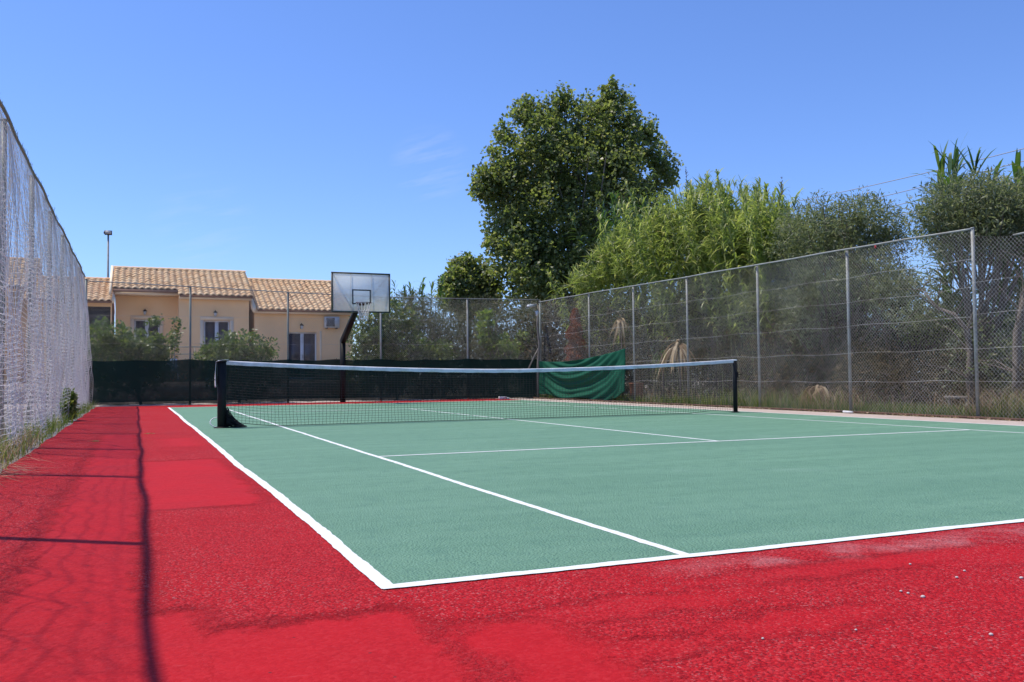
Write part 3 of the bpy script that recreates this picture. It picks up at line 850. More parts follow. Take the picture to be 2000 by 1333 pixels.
# ================================================================ BUNGALOWS
def tile_mesh():
    n = 12; Pw, Lt = .245, .40
    V = []; zz = []
    for j, (y, lift, sc_) in enumerate(((0, .030, 1.0), (0, 0, 1.0), (Lt, .008, .97))):
        for i in range(n+1):
            t = i/n
            x = (t-.5)*Pw*sc_*1.04
            z = .058*(0.5-0.5*math.cos(2*math.pi*t))**.8
            V.append((x, y, z+(.0 if j != 1 else -.018)+(.03 if j == 0 else (.012 if j == 1 else 0))))
    m = n+1; Q = []
    for i in range(n):
        Q.append((m+i, m+i+1, i+1, i)); Q.append((i, i+1, 2*m+i+1, 2*m+i))
    return mesh_np('roof_tile', V, Q)
TILE = tile_mesh(); TILE.materials.append(m_tile)
for p_ in TILE.polygons: p_.use_smooth = True
rng = random.Random(5)
def tiled_roof(house, xa, xb, ye, ze, yr, zr, joined=False, skip=None, step=None):
    """mono-slope visible side: eave (ye,ze) to ridge (yr,zr); roof > roof_tile"""
    sl = math.atan2(zr-ze, yr-ye); Ls = math.hypot(zr-ze, yr-ye)
    mb = MB()
    th = .10
    for (dy, dz) in ((0, 0),):
        v = []
        for z_ in (-th, -.005):
            for (y, z) in ((ye+.05, ze+.02), (yr, zr)):
                for x in ((xa if step is None else step[0])+.02, xb-.02): v.append((x, y, z+z_))
        mb.hexa(v)
        if step is not None:
            v = []; zc0 = ze+(zr-ze)*(step[1]+.05-ye)/(yr-ye)
            for z_ in (-th, -.005):
                for (y, z) in ((step[1]+.05, zc0), (yr, zr)):
                    for x in (xa+.02, step[0]+.019): v.append((x, y, z+z_))
            mb.hexa(v)
        # rear slope
        v = []
        for z_ in (-th, -.005):
            for (y, z) in ((yr+.001, zr), (yr+(yr-ye), ze)):
                for x in (xa+.02, xb-.02): v.append((x, y, z+z_))
        mb.hexa(v)
    roof = mb.build('roof', m_under, house)
    ncol = int(round((xb-xa)/.245)); nrow = int(round(Ls/.335))
    pitch = (xb-xa)/ncol; ex = Ls/nrow
    if joined:
        tv = np.empty(len(TILE.vertices)*3, np.float32); TILE.vertices.foreach_get('co', tv); tv = tv.reshape(-1, 3)
        tq = np.array([list(p.vertices) for p in TILE.polygons]); mb = MB()
    hb = Vector(house.location)
    for r_ in range(nrow):
        for c_ in range(ncol):
            loc = Vector((xa+(c_+.5)*pitch+rng.gauss(0, .005), ye+math.cos(sl)*r_*ex+rng.gauss(0, .006), ze+math.sin(sl)*r_*ex+rng.gauss(0, .004)))
            rot = Matrix.Rotation(sl-.03+rng.gauss(0, .008), 4, 'X') @ Matrix.Rotation(rng.gauss(0, .012), 4, 'Z')
            if skip is not None and skip(loc): continue
            if joined:
                R3 = np.array(rot.to_3x3()); mb.add(tv@R3.T+np.array(loc), tq)
                continue
            o = bpy.data.objects.new('roof_tile', TILE); col.objects.link(o)
            o.parent = roof
            o.matrix_local = Matrix.Translation(loc) @ rot
    if joined:
        tag(mb.build('roof_tiles', m_tile, roof), kind='stuff')
    # ridge caps
    mb = MB(); n = int((xb-xa)/.38)+1
    for k in range(n):
        xx = xa+(xb-xa)*k/n; w_ = (xb-xa)/n
        aa = np.linspace(0, math.pi, 7)
        for (xe, rr) in ((0, .105), (w_*1.06, .09)): pass
        P = np.stack([[(xx+t_, yr-rr*math.cos(q_)*1.1, zr+.0+rr*.85*math.sin(q_)) for q_ in aa] for t_, rr in ((0, .112), (w_*1.04, .098))])
        mb.grid(P)
    mb.build('ridge_cap', m_tile, roof, True)
    return roof
def wall_open(mb, x0, x1, z0, z1, y, ops, depth=.16):
    """front wall facing -Y with openings (xa,xb,za,zb)"""
    xs_ = sorted({x0, x1, *[o[0] for o in ops], *[o[1] for o in ops]}); zs_ = sorted({z0, z1, *[o[2] for o in ops], *[o[3] for o in ops]})
    for i in range(len(xs_)-1):
        for j in range(len(zs_)-1):
            cx, cz = (xs_[i]+xs_[i+1])/2, (zs_[j]+zs_[j+1])/2
            if any(o[0] < cx < o[1] and o[2] < cz < o[3] for o in ops): continue
            mb.quad((xs_[i], y, zs_[j]), (xs_[i+1], y, zs_[j]), (xs_[i+1], y, zs_[j+1]), (xs_[i], y, zs_[j+1]))
    for (a, b, c, d) in ops:
        y2 = y+depth
        mb.quad((a, y, c), (a, y2, c), (a, y2, d), (a, y, d)); mb.quad((b, y2, c), (b, y, c), (b, y, d), (b, y2, d))
        mb.quad((a, y2, d), (b, y2, d), (b, y, d), (a, y, d)); mb.quad((a, y, c), (b, y, c), (b, y2, c), (a, y2, c))
def french_door(house, a, b, c, d, y, name='door', trim=True):
    """white two-leaf glazed door in an opening"""
    y2 = y+.10; f = .065
    dr_ = MB(); dr_.box(a, b, y2, y2+.05, d-f, d); dr_.box(a, a+f, y2+.001, y2+.051, c, d-f); dr_.box(b-f, b, y2+.001, y2+.051, c, d-f)
    m = (a+b)/2; dr_.box(m-.075, m+.075, y2-.004, y2+.046, c, d-f); dr_.box(a+f, m-.075, y2+.002, y2+.05, c, c+.12); dr_.box(m+.075, b-f, y2+.002, y2+.05, c, c+.12)
    o = dr_.build(name, m_white, house)
    for (p, q) in ((a+f, m-.075), (m+.075, b-f)):
        MB().box(p, q, y2+.02, y2+.03, c+.12, d-f).build('pane', m_glass, o)
    MB().box(m+.02, m+.045, y2-.03, y2-.004, c+.95, c+1.1).build('handle', m_galv, o)
    if trim:
        t_ = MB(); w_ = .15; pr = .025
        t_.box(a-w_, b+w_, y-pr, y, d, d+w_); t_.box(a-w_, a, y-pr+.001, y, c, d); t_.box(b, b+w_, y-pr+.001, y, c, d)
        t_.build('surround', m_trim, house)
    return o
FL = .72   # floor level of the raised terrace
WY = 36.0
def HXp(px, py=640, Y=WY): return atY(px, py, Y)[0]
def HZp(px, py, Y=WY): return atY(px, py, Y)[2]

# middle house
hm = empty('bungalow', (1, WY, 0), 'middle apricot bungalow with the highest tiled roof and a recessed window bay', 'house', 'row of bungalows')
ye, yr = 35.55, 38.8
zeB = HZp(420, 578, ye); zr = HZp(348, 528, yr)
xl, xr = HXp(222, 530, yr), HXp(478, 531, yr)+.02
xs_step = HXp(349, 640, WY)
cut = ye+.42          # the eave steps back over the recessed bay
roofm = tiled_roof(hm, xl, xr, ye, zeB, yr, zr, False, lambda p: p.x < xs_step-.05 and p.y < cut, (xs_step, cut))
yA = 37.0; yB = 36.0
mb = MB()
wa = (HXp(262, 640, yA), HXp(312, 640, yA)); za = HZp(285, 624, yA)
wb = (HXp(398, 640, yB), HXp(449, 640, yB)); zb_ = HZp(420, 626, yB)
wallx0 = xl+.12; wallx1 = xr-.15
eA = zr-(yr-yA)*math.tan(math.atan2(zr-zeB, yr-ye))-.10; eB = zr-(yr-yB)*math.tan(math.atan2(zr-zeB, yr-ye))-.10
wall_open(mb, wallx0, xs_step, 0, eA, yA, [(wa[0], wa[1], FL, za)])
wall_open(mb, xs_step, wallx1, 0, eB, yB, [(wb[0], wb[1], FL, zb_)])
mb.quad((xs_step, yA, 0), (xs_step, yB, 0), (xs_step, yB, eB), (xs_step, yA, eA))
mb.quad((wallx1, yB, 0), (wallx1, yr+3, 0), (wallx1, yr+3, zr-.9), (wallx1, yB, eB))
mb.add([(wallx1, yB, eB-.01), (wallx1, yr+(yr-yB), eB-.01), (wallx1, yr, zr-.1)], None, [(0, 1, 2)])
mb.quad((wallx0, yr+3, 0), (wallx0, yA, 0), (wallx0, yA, eA), (wallx0, yr+3, zr-.9))
mb.add([(wallx0, yr+(yr-yA), eA-.01), (wallx0, yA, eA-.01), (wallx0, yr, zr-.1)], None, [(0, 1, 2)])
mb.quad((wallx0, yr+3.0, 0), (wallx1, yr+3.0, 0), (wallx1, yr+3.0, zr-.9), (wallx0, yr+3.0, zr-.9))
mb.build('wall', m_stucco, hm)
zcut = zeB+(zr-zeB)*(cut-ye)/(yr-ye)
MB().box(wallx0, xs_step-.002, cut+.10, cut+.18, zcut-.16, zcut-.06).build('eave_beam', m_trim, hm)
MB().box(wallx0, xs_step-.002, cut+.181, yA-.002, zcut-.15, zcut-.11).build('porch_soffit', m_trim, hm)
MB().box(xs_step+.01, xr-.05, ye+.12, ye+.18, zeB-.14, zeB-.03).build('eave_beam', m_trim, hm)
MB().box(xs_step+.012, xr-.052, ye+.181, yB-.002, zeB-.13, zeB-.09).build('eave_soffit', m_trim, hm)
french_door(hm, wa[0], wa[1], FL, za, yA, 'door'); french_door(hm, wb[0], wb[1], FL, zb_, yB, 'door')
v = []
for (y, z) in ((ye, zeB), (yr, zr)):
    for dz in (-.09, .10): v += [(xl-.10, y, z+dz), (xl-.01, y, z+dz)]
mb = MB(); mb.hexa([v[0], v[1], v[4], v[5], v[2], v[3], v[6], v[7]]); mb.build('verge', m_trim, hm)

# right house
hr = empty('bungalow', (5.5, WY, 0), 'right-hand apricot bungalow with a steeper lower roof and an air conditioner', 'house', 'row of bungalows')
yrr = 39.9
zer = HZp(560, 606, ye); zrr = HZp(565, 549, yrr)
xrl = xr+.03; xrr = HXp(694, 607, ye)
tiled_roof(hr, HXp(503, 600, ye), xrr, ye, zer, yrr, zrr)
x0_, x1_ = HXp(497, 660, WY), HXp(689, 660, WY)
da = (HXp(562, 660), HXp(619, 660)); dz_ = HZp(590, 649)
mb = MB(); eR = zer+.12
wall_open(mb, x0_, x1_, 0, eR, WY, [(da[0], da[1], FL, dz_)])
mb.quad((x1_, WY, 0), (x1_, 44.2, 0), (x1_, 44.2, eR), (x1_, WY, eR)); mb.quad((x0_, 44.2, 0), (x0_, WY, 0), (x0_, WY, eR), (x0_, 44.2, eR))
mb.add([(x1_, WY, eR-.01), (x1_, 44.2, eR-.01), (x1_, yrr, zrr-.1)], None, [(0, 1, 2)])
mb.build('wall', m_stucco, hr)
french_door(hr, da[0], da[1], FL, dz_, WY, 'door', False)
MB().box(da[1]+.12, da[1]+.20, WY-.02, WY-.001, FL, dz_+.05).build('surround', m_trim, hr)
MB().box(x0_-.05, xrr-.04, ye+.10, ye+.17, zer-.14, zer-.03).build('eave_beam', m_trim, hr)
MB().box(x0_-.048, xrr-.042, ye+.171, WY-.002, zer-.13, zer-.09).build('eave_soffit', m_trim, hr)
v = []
xv = HXp(497, 600, ye)
for (y, z) in ((ye-.04, zer), (yrr, zrr)):
    for dz in (-.12, .12): v += [(xv-.08, y, z+dz), (xv+.06, y, z+dz)]
mb = MB(); mb.hexa([v[0], v[1], v[4], v[5], v[2], v[3], v[6], v[7]]); mb.build('verge', m_trim, hr)

# left house (low, partly behind the netting)
hl = empty('bungalow', (-5, WY, 0), 'left-hand low bungalow with a shuttered window beside the leafy citrus bush', 'house', 'row of bungalows')
yrl = 38.6
zel = HZp(190, 588, ye); zrl = HZp(190, 546, yrl)
xla, xlb = HXp(62, 560, ye)-.3, HXp(219, 580, ye)
tiled_roof(hl, xla, xlb, ye, zel, yrl, zrl)
mb = MB(); eL = zel+.10
wo = (HXp(170, 610), HXp(216, 610)); wz = (HZp(190, 640), HZp(190, 599))
wall_open(mb, xla+.1, xlb-.02, 0, eL, WY, [(wo[0], wo[1], wz[0]-.4, wz[1])])
mb.quad((xlb-.02, WY, 0), (xlb-.02, 41, 0), (xlb-.02, 41, eL), (xlb-.02, WY, eL))
mb.add([(xlb-.02, WY, eL-.01), (xlb-.02, 41.2, eL-.01), (xlb-.02, yrl, zrl-.1)], None, [(0, 1, 2)])
mb.quad((xla+.1, 41, 0), (xla+.1, WY, 0), (xla+.1, WY, eL), (xla+.1, 41, eL))
mb.build('wall', m_stucco, hl)
sh = MB().box(wo[0], wo[1], WY+.10, WY+.13, wz[0]-.4, wz[1]).build('shutter', m_glass, hl)
for k in range(7):
    zz_ = wz[0]-.38+k*((wz[1]-wz[0]+.38)/7)
    MB().box(wo[0]+.002, wo[1]-.002, WY+.08, WY+.099, zz_, zz_+.07).build('slat', m_dark, sh)
v = []
for (y, z) in ((ye, zel), (yrl, zrl)):
    for dz in (-.09, .12): v += [(xlb+.0, y, z+dz), (xlb+.09, y, z+dz)]
mb = MB(); mb.hexa([v[0], v[1], v[4], v[5], v[2], v[3], v[6], v[7]]); mb.build('verge', m_trim, hl)
# farther house behind the netting
hf = empty('bungalow', (-9, 39, 0), 'farther taller bungalow seen only through the white netting', 'house', 'row of bungalows')
yf = 37.5
xfa, xfb = HXp(-260, 540, yf), HXp(66, 540, yf)
zef, zrf = HZp(30, 560, yf), HZp(30, 507, 40.5)
tiled_roof(hf, xfa, xfb, yf, zef, 40.5, zrf, True)
MB().box(xfa+.1, xfb-.1, yf+.4, 43, 0, zef+.05).build('wall', m_stucco, hf)

# terrace in front of the houses
sheet('yard', -12, 9.5, 26.9, 33.88, -.045, m_apron, label='pale yard added for bounce light between the far fence and the bungalows')  # pale sheet added to bounce daylight onto the house walls
tag(MB().box(-10, 8.3, 33.9, 35.98, -.06, FL-.02).build('terrace', m_apron), 'raised concrete terrace in front of the bungalows', None, None, 'structure')
rl = empty('railing', (.5, 34, FL-.02), 'thin metal terrace railing between the two citrus bushes', 'railing')
xa_, xb_ = HXp(300, 690, 34.0), HXp(420, 690, 34.0)
for py in (678, 692):
    z_ = HZp(340, py, 34.0); MB().tube([(xa_, 34, z_), (xb_, 34, z_)], .02, 6).build('rail', m_dkpost, rl)
for k in range(4):
    x_ = xa_+(xb_-xa_)*k/3; MB().tube([(x_, 34, FL-.02), (x_, 34, HZp(340, 677, 34.0))], .018, 6).build('baluster', m_dkpost, rl)
# white plastic chair on the terrace
cx_ = HXp(337, 690, 35.0); ch = empty('terrace_chair', (cx_, 35, FL-.02), 'white plastic chair standing on the terrace by the railing', 'chair')
zc_ = FL-.02
MB().box(cx_-.22, cx_+.22, 34.8, 35.24, zc_+.42, zc_+.46).build('seat', m_white, ch)
P = np.zeros((6, 5, 3))
for i in range(6):
    for j in range(5): P[i, j] = (cx_+(i/5-.5)*.42*(1-.1*j/4), 35.24+.03*math.cos((i/5-.5)*3)+.10*j/4, zc_+.46+.46*j/4+.03*math.cos((i/5-.5)*3)*(j == 4))
o = MB().grid(P).build('backrest', m_white, ch, True); o.modifiers.new('thick', 'SOLIDIFY').thickness = .02
for sx in (-1, 1):
    for yy in (34.83, 35.21): MB().tube([(cx_+sx*.23, yy, zc_), (cx_+sx*.19, yy, zc_+.42)], .018, 6).build('leg', m_white, ch)
    MB().box(cx_+sx*.22-.02, cx_+sx*.22+.02, 34.82, 35.26, zc_+.62, zc_+.65).build('armrest', m_white, ch)

# wall lanterns
def lantern(px, py, Y, lab):
    x, z = HXp(px, py, Y), HZp(px, py, Y)
    r = empty('wall_lantern', (x, Y, z), lab, 'lantern', 'wall lanterns of the bungalows')
    MB().box(x-.04, x+.04, Y-.03, Y-.001, z-.10, z+.10).build('wall_plate', m_black, r)
    a = np.linspace(0, math.pi, 8); MB().tube(np.stack([np.full(8, x), Y-.03-.09*(1-np.cos(a))/1.0, z+.04+.09*np.sin(a)], 1), .012, 6).build('arm', m_black, r)
    yy = Y-.20
    MB().tube([(x, yy, z-.12), (x, yy, z+.02)], [.045, .07], 6).build('glass', m_wgrey, r)
    MB().tube([(x, yy, z+.02), (x, yy, z+.035), (x, yy, z+.10)], [.095, .09, .015], 6).build('hood', m_black, r)
lantern(283, 610, yA, 'small dark lantern above the door in the recessed bay')
lantern(420, 613, yB, 'small dark lantern above the door beside the recessed bay')
lantern(588, 638, WY, 'small dark lantern above the door next to the air conditioner')
# air conditioner
ax0, ax1 = HXp(632, 630), HXp(660, 630); az0, az1 = HZp(645, 641), HZp(645, 620)
ac = empty('air_conditioner', ((ax0+ax1)/2, WY, az0), 'white air conditioner unit on brackets on the apricot wall', 'air conditioner')
MB().box(ax0, ax1, WY-.32, WY-.03, az0, az1).build('casing', m_wgrey, ac)
gx0, gx1 = ax0+.06, ax0+.06+(ax1-ax0)*.58
gr = MB().box(gx0, gx1, WY-.326, WY-.3205, az0+.05, az1-.05).build('grille', m_dark, ac)
a = np.linspace(0, 2*math.pi, 21); cxg, czg = (gx0+gx1)/2, (az0+az1)/2
for rr in (.07, .14, .2): MB().tube(np.stack([cxg+rr*np.cos(a)*.9, np.full(21, WY-.33), czg+rr*np.sin(a)*.85], 1), .006, 4, False).build('guard_ring', m_wgrey, gr)
for x_ in (ax0+.1, ax1-.1): MB().box(x_-.02, x_+.02, WY-.34, WY-.001, az0-.05, az0-.002).build('bracket', m_frame, ac)

# floodlight mast behind the houses
mx, my = HXp(211, 520, 42.0), 42.0; mz = HZp(209, 452, 42.0)
fm = empty('floodlight_mast', (mx, my, 0), 'slim grey mast with a box floodlight behind the tiled roofs', 'floodlight')
MB().tube([(mx, my, -.1), (mx, my, mz-.12)], [.06, .04], 8).build('mast', m_galv, fm)
fl = MB().box(mx-.16, mx+.16, my-.12, my+.14, mz-.16, mz+.02).build('lamp_box', m_frame, fm)
MB().box(mx-.13, mx+.13, my-.128, my-.121, mz-.14, mz-.0).build('lens', m_wgrey, fl)
MB().box(mx-.20, mx-.161, my-.05, my+.05, mz-.12, mz-.02).build('yoke', m_galv, fl)

# lamp on crooked wooden pole at the fence corner
wx, wy = 12.30, 25.45
wp = empty('corner_light_pole', (wx, wy, 0), 'crooked wooden pole with a small lamp at the fence corner', 'lamp pole')
MB().tube([(wx-.05, wy-.05, 0), (wx-.02, wy-.02, 1.2), (wx+.05, wy, 1.9), (wx-.02, wy, 2.6), (wx+.02, wy, 3.3)], [.05, .05, .045, .04, .03], 8).build('pole', m_wood, wp, True)
MB().tube([(wx-.05, wy-.1, 1.75), (wx-.55, wy-.25, .95)], .025, 6).build('strut', m_wood, wp)
lp = MB(); lp.hexa([(wx-.45, wy-.25, 3.22), (wx-.10, wy-.12, 3.24), (wx-.45, wy-.05, 3.22), (wx-.10, wy+.08, 3.24), (wx-.43, wy-.23, 3.30), (wx-.08, wy-.10, 3.36), (wx-.43, wy-.03, 3.30), (wx-.08, wy+.06, 3.36)])
lp.build('lamp_head', m_wgrey, wp); MB().box(wx-.10, wx-.01, wy-.10, wy-.03, 2.92, 3.1).build('junction_box', m_white, wp)

# ================================================================ VEGETATION
def leaves(rng_, C, size, asp, up=.3, out=None, droop=0.0, jit=.35):
    """rhombic folded leaves at centres C (n,3) -> verts, quads"""
    n = len(C)
    d = rng_.normal(size=(n, 3)); d /= np.linalg.norm(d, axis=1)[:, None]
    if out is not None: d = d+out*1.0
    d[:, 2] -= droop
    d /= np.linalg.norm(d, axis=1)[:, None]+1e-9
    nr_ = rng_.normal(size=(n, 3)); nr_[:, 2] = np.abs(nr_[:, 2])+up*2
    side = np.cross(d, nr_); side /= np.linalg.norm(side, axis=1)[:, None]+1e-9
    nn = np.cross(side, d)
    L = size*(1+jit*rng_.uniform(-1, 1, n))[:, None]; W = L*asp
    a = C-d*L*.5; b = C+side*W*.5+nn*W*.12; c = C+d*L*.5; e = C-side*W*.5+nn*W*.12
    V = np.stack([a, b, c, e], 1).reshape(-1, 3)
    return V, np.arange(n*4).reshape(-1, 4)
def crown_points(rng_, ells, n, clump_r, per, surf=.6, zmin=.05):
    """clumped leaf positions filling a set of ellipsoids (cx,cy,cz,rx,ry,rz)"""
    ells = np.array(ells, float); vol = np.prod(ells[:, 3:], axis=1); nc = max(3, n//per)
    k = rng_.choice(len(ells), nc, p=vol**.75/(vol**.75).sum())
    d = rng_.normal(size=(nc, 3)); d /= np.linalg.norm(d, axis=1)[:, None]
    r = np.where(rng_.uniform(size=nc) < surf, rng_.uniform(.78, 1.04, nc), rng_.uniform(.2, .85, nc))
    cc = ells[k, :3]+d*r[:, None]*ells[k, 3:]
    cr = clump_r*rng_.uniform(.55, 1.35, nc)
    j = np.repeat(np.arange(nc), per)
    e = rng_.normal(size=(len(j), 3)); e /= np.linalg.norm(e, axis=1)[:, None]
    C = cc[j]+e*(cr[j]*rng_.uniform(.15, 1, len(j))**.5)[:, None]
    out = (d[j]*.4+e*.7)
    m = C[:, 2] > zmin
    return C[m], out[m], cc
def limbs(mb, rng_, base, top, r0, targets, n):
    base = np.array(base, float); top = np.array(top, float)
    w = np.linspace(0, 1, 8)[:, None]
    sw = np.stack([noise1(w[:, 0], rng_.integers(1e6), 3, 1.0), noise1(w[:, 0], rng_.integers(1e6), 3, 1.0), 0*w[:, 0]], 1)*.12*w
    tr = base+(top-base)*w+sw*np.linalg.norm(top-base)*.25
    mb.tube(tr, r0*(1-.8*w[:, 0]), 9)
    idx = rng_.choice(len(targets), min(n, len(targets)), replace=False)
    for i in idx:
        tgt = targets[i]; f = rng_.uniform(.2, .85); p0 = base+(top-base)*f
        i0 = int(f*7); p0 = tr[i0]
        mid = (p0+tgt)/2+[0, 0, -.1*np.linalg.norm(tgt-p0)]+rng_.normal(0, .06, 3)*np.linalg.norm(tgt-p0)
        ww = np.linspace(0, 1, 6)[:, None]
        mb.tube((1-ww)**2*p0+2*ww*(1-ww)*mid+ww*ww*tgt, r0*(.42-.3*f)*(1-.85*ww[:, 0])+.006, 5, False)
def tree(name, label, cat, base, ells, n, size, asp, mat, bmat, seed, clump=.45, per=26, surf=.6, trunk_r=.12, nl=26, group=None, up=.3, droop=0., trunk_top=None, zmin=.05):
    g_ = np.random.default_rng(seed)
    r = empty(name, base, label, cat, group)
    C, out, cc = crown_points(g_, ells, n, clump, per, surf, zmin)
    V, Q = leaves(g_, C, size, asp, up, out, droop)
    put('crown', mesh_np('crown', V, Q), mat, r)
    mb = MB(); e = np.array(ells, float)
    tt = trunk_top if trunk_top is not None else (e[:, :3]*np.prod(e[:, 3:], axis=1)[:, None]).sum(0)/np.prod(e[:, 3:], axis=1).sum()+[0, 0, e[:, 5].max()*.5]
    limbs(mb, g_, base, tt, trunk_r, cc, nl)
    mb.build('trunk', bmat, r, True)
    return r
L_pop = leafmat('poplar leaf', [(0, (.084, .112, .042)), (.45, (.145, .182, .064)), (.8, (.205, .235, .098)), (1, (.30, .28, .16))], 0.42, 0.5, (1.9, 2.0, 1.0), 0.6)
L_oli = leafmat('olive leaf', [(0, (.085, .105, .055)), (.5, (.155, .180, .100)), (.85, (.240, .260, .165)), (1, (.33, .31, .21))], 0.5, 0.42, (1.5, 1.6, 1.0), 0.35)
L_bush = leafmat('citrus leaf', [(0, (.055, .098, .022)), (.5, (.115, .180, .040)), (.85, (.200, .255, .070)), (1, (.31, .30, .13))], 0.42, 0.48, (1.6, 1.7, 0.8), 0.5)
L_cit = leafmat('dark citrus leaf', [(0, (.040, .072, .018)), (.5, (.082, .130, .030)), (.85, (.150, .195, .055)), (1, (.26, .25, .11))], .42, .42, (1.5, 1.6, .8), .5)
L_gry = leafmat('grey shrub leaf', [(0, (.060, .070, .036)), (.5, (.115, .126, .070)), (.85, (.185, .185, .110)), (1, (.27, .22, .14))], .6, .3, (1.1, 1.2, .7), .25)
L_reed = leafmat('reed leaf', [(0, (.130, .170, .050)), (.5, (.235, .290, .085)), (.85, (.350, .385, .145)), (1, (.52, .48, .26))], 0.42, 0.5, (1.5, 1.6, 0.9), 0.5)
L_reed2 = leafmat('tall reed leaf', [(0, (.055, .115, .040)), (.6, (.110, .185, .065)), (1, (.20, .24, .10))], .45, .35)
L_dry = leafmat('dry straw', [(0, (.24, .15, .08)), (.5, (.40, .28, .16)), (1, (.58, .46, .30))], .7, .25, (1, 1, 1), .2)
L_dead = leafmat('dead brown needle', [(0, (.12, .030, .010)), (.5, (.24, .064, .020)), (1, (.36, .13, .045))], .7, .3, (1.3, 1, .9), .2)
L_und = leafmat('undergrowth leaf', [(0, (.028, .032, .015)), (.5, (.052, .058, .026)), (.85, (.095, .092, .044)), (1, (.22, .14, .075))], .6, .25, (1, 1, .7), .2)  # leaf colour darkened to stand in for shade under the canopy
L_grass = leafmat('grass blade', [(0, (.075, .125, .026)), (.5, (.150, .205, .045)), (.8, (.26, .27, .09)), (1, (.42, .34, .18))], .5, .35)

# big poplar
pb = atY(1130, 735, 37.0); pb[2] = -.05
D = 37.0
def E_(px, py, Y, rx, ry, rz):   # ellipsoid centred on a pixel at depth Y, radii in photo pixels -> metres
    p = atY(px, py, Y); k = np.linalg.norm((p-CAM))*.985/FPX
    return (p[0], p[1], p[2], rx*k, ry, rz*k)
pop = [E_(1130, 400, D, 165, 3.4, 150), E_(1040, 300, D, 62, 1.8, 95), E_(1130, 290, D+.6, 80, 2.0, 100), E_(1195, 260, D, 42, 1.5, 85), E_(1225, 320, D, 70, 1.9, 80),
       E_(985, 370, D, 55, 1.6, 62), E_(950, 352, D, 26, .9, 34), E_(1005, 470, D-.4, 62, 1.9, 70), E_(1030, 540, D-.8, 85, 2.4, 75), E_(1130, 540, D-1.0, 110, 2.6, 85), E_(1240, 460, D, 75, 2.0, 90),
       E_(1290, 350, D, 34, 1.2, 48), E_(1060, 205, D, 17, .6, 26), E_(1190, 190, D, 15, .6, 34), E_(1020, 225, D, 16, .6, 32), E_(1262, 270, D, 26, .8, 36), E_(1105, 215, D, 30, .9, 30)]
pop += [E_(a_, b_+12, D, 11, .45, 24) for a_, b_ in ((1025, 205), (1060, 190), (1100, 185), (1150, 195), (1190, 168), (1215, 178), (1240, 215), (1262, 250), (1292, 285), (1318, 345), (935, 335), (958, 295), (978, 262), (992, 235), (948, 385), (965, 470), (1300, 315))]
tree('poplar_tree', 'big dark green poplar tree towering behind the fence corner', 'tree', pb, pop, 80000, .175, .85, L_pop, m_bpop, 11, .46, 34, .62, .34, 70, up=.15, droop=.25, zmin=1.0,
     trunk_top=np.array(E_(1130, 300, D, 1, 1, 1)[:3]))
# smaller poplar left of it
p2 = atY(915, 735, 38.0); p2[2] = -.05
tree('poplar_tree', 'small poplar standing next to the big one, just above the fence', 'tree', p2, [E_(912, 560, 38, 46, 1.4, 58), E_(945, 575, 38, 36, 1.2, 45), E_(880, 570, 38, 24, 1.0, 34), E_(905, 520, 38, 14, .6, 22)],
     12000, .17, .8, L_pop, m_bpop, 12, .36, 28, .6, .12, 22, up=.15, droop=.25, zmin=.4)

# shrubs behind the far fence
def shrub(label, ells, n, size, asp, mat, seed, clump=.3, per=22, name='shrub', group=None, surf=.6, trunk_r=.05, nl=18, up=.3, bmat=None, zmin=.03):
    e = np.array(ells, float); b = e[:, :3].mean(0); b = np.array([b[0], b[1], -.05])
    return tree(name, label, 'shrub', b, ells, n, size, asp, mat, bmat or m_boli, seed, clump, per, surf, trunk_r, nl, group, up, zmin=zmin)
shrub('leafy citrus bush against the wall of the low left bungalow', [E_(205, 668, 29.2, 44, 1.1, 40), E_(265, 686, 29.2, 52, 1.1, 36), E_(310, 680, 29.2, 32, .9, 34), E_(230, 720, 29.2, 90, 1.1, 50), E_(300, 628, 29.2, 12, .4, 14), E_(345, 640, 29.2, 9, .3, 16)],
      14000, .115, .55, L_cit, 21, .20, 24, 'citrus_bush')
shrub('rounded citrus bush between the two french doors', [E_(465, 688, 29.0, 66, 1.1, 44), E_(430, 705, 29.0, 45, 1.0, 35), E_(505, 705, 29.0, 32, 1.0, 32), E_(470, 740, 29.0, 70, 1.0, 40)], 12000, .11, .55, L_cit, 22, .18, 24, 'citrus_bush')
shrub('bright green climber bush beside the end wall of the bungalow', [E_(720, 660, 29.5, 42, 1.0, 70), E_(765, 640, 29.8, 50, 1.0, 62), E_(800, 690, 29.2, 55, .9, 40), E_(740, 720, 29.3, 70, .9, 45), E_(850, 695, 29, 45, .8, 26)], 17000, .12, .6, L_cit, 23, .22, 22)
shrub('grey olive bush behind the middle of the far fence', [E_(840, 630, 30.6, 62, 1.3, 48), E_(800, 600, 31, 42, 1.2, 26), E_(880, 660, 30.4, 60, 1.2, 50), E_(850, 720, 30.4, 80, 1.2, 50)], 15000, .105, .28, L_gry, 24, .26, 26)
shrub('grey olive bush behind the far fence next to the corner', [E_(960, 625, 30.0, 66, 1.3, 46), E_(1010, 650, 29.8, 50, 1.2, 52), E_(930, 680, 29.6, 55, 1.2, 40), E_(980, 720, 29.8, 90, 1.2, 50), E_(1040, 610, 30.4, 34, 1.2, 30)], 16000, .105, .28, L_gry, 25, .26, 26)
shrub('small yellow green bush under the olive bushes at the corner', [E_(985, 680, 28.2, 34, .7, 30), E_(950, 640, 28.6, 16, .5, 40), E_(1030, 665, 28.3, 22, .6, 24)], 3200, .12, .55, L_bush, 26, .18, 18)

def EX(px, py, X, rs, rd, rz):   # ellipsoid on plane X; rs,rz in photo pixels
    p = atX(px, py, X); k = np.linalg.norm(p-CAM)*.985/FPX
    return (p[0], p[1], p[2], rd, rs*k*1.05, rz*k)
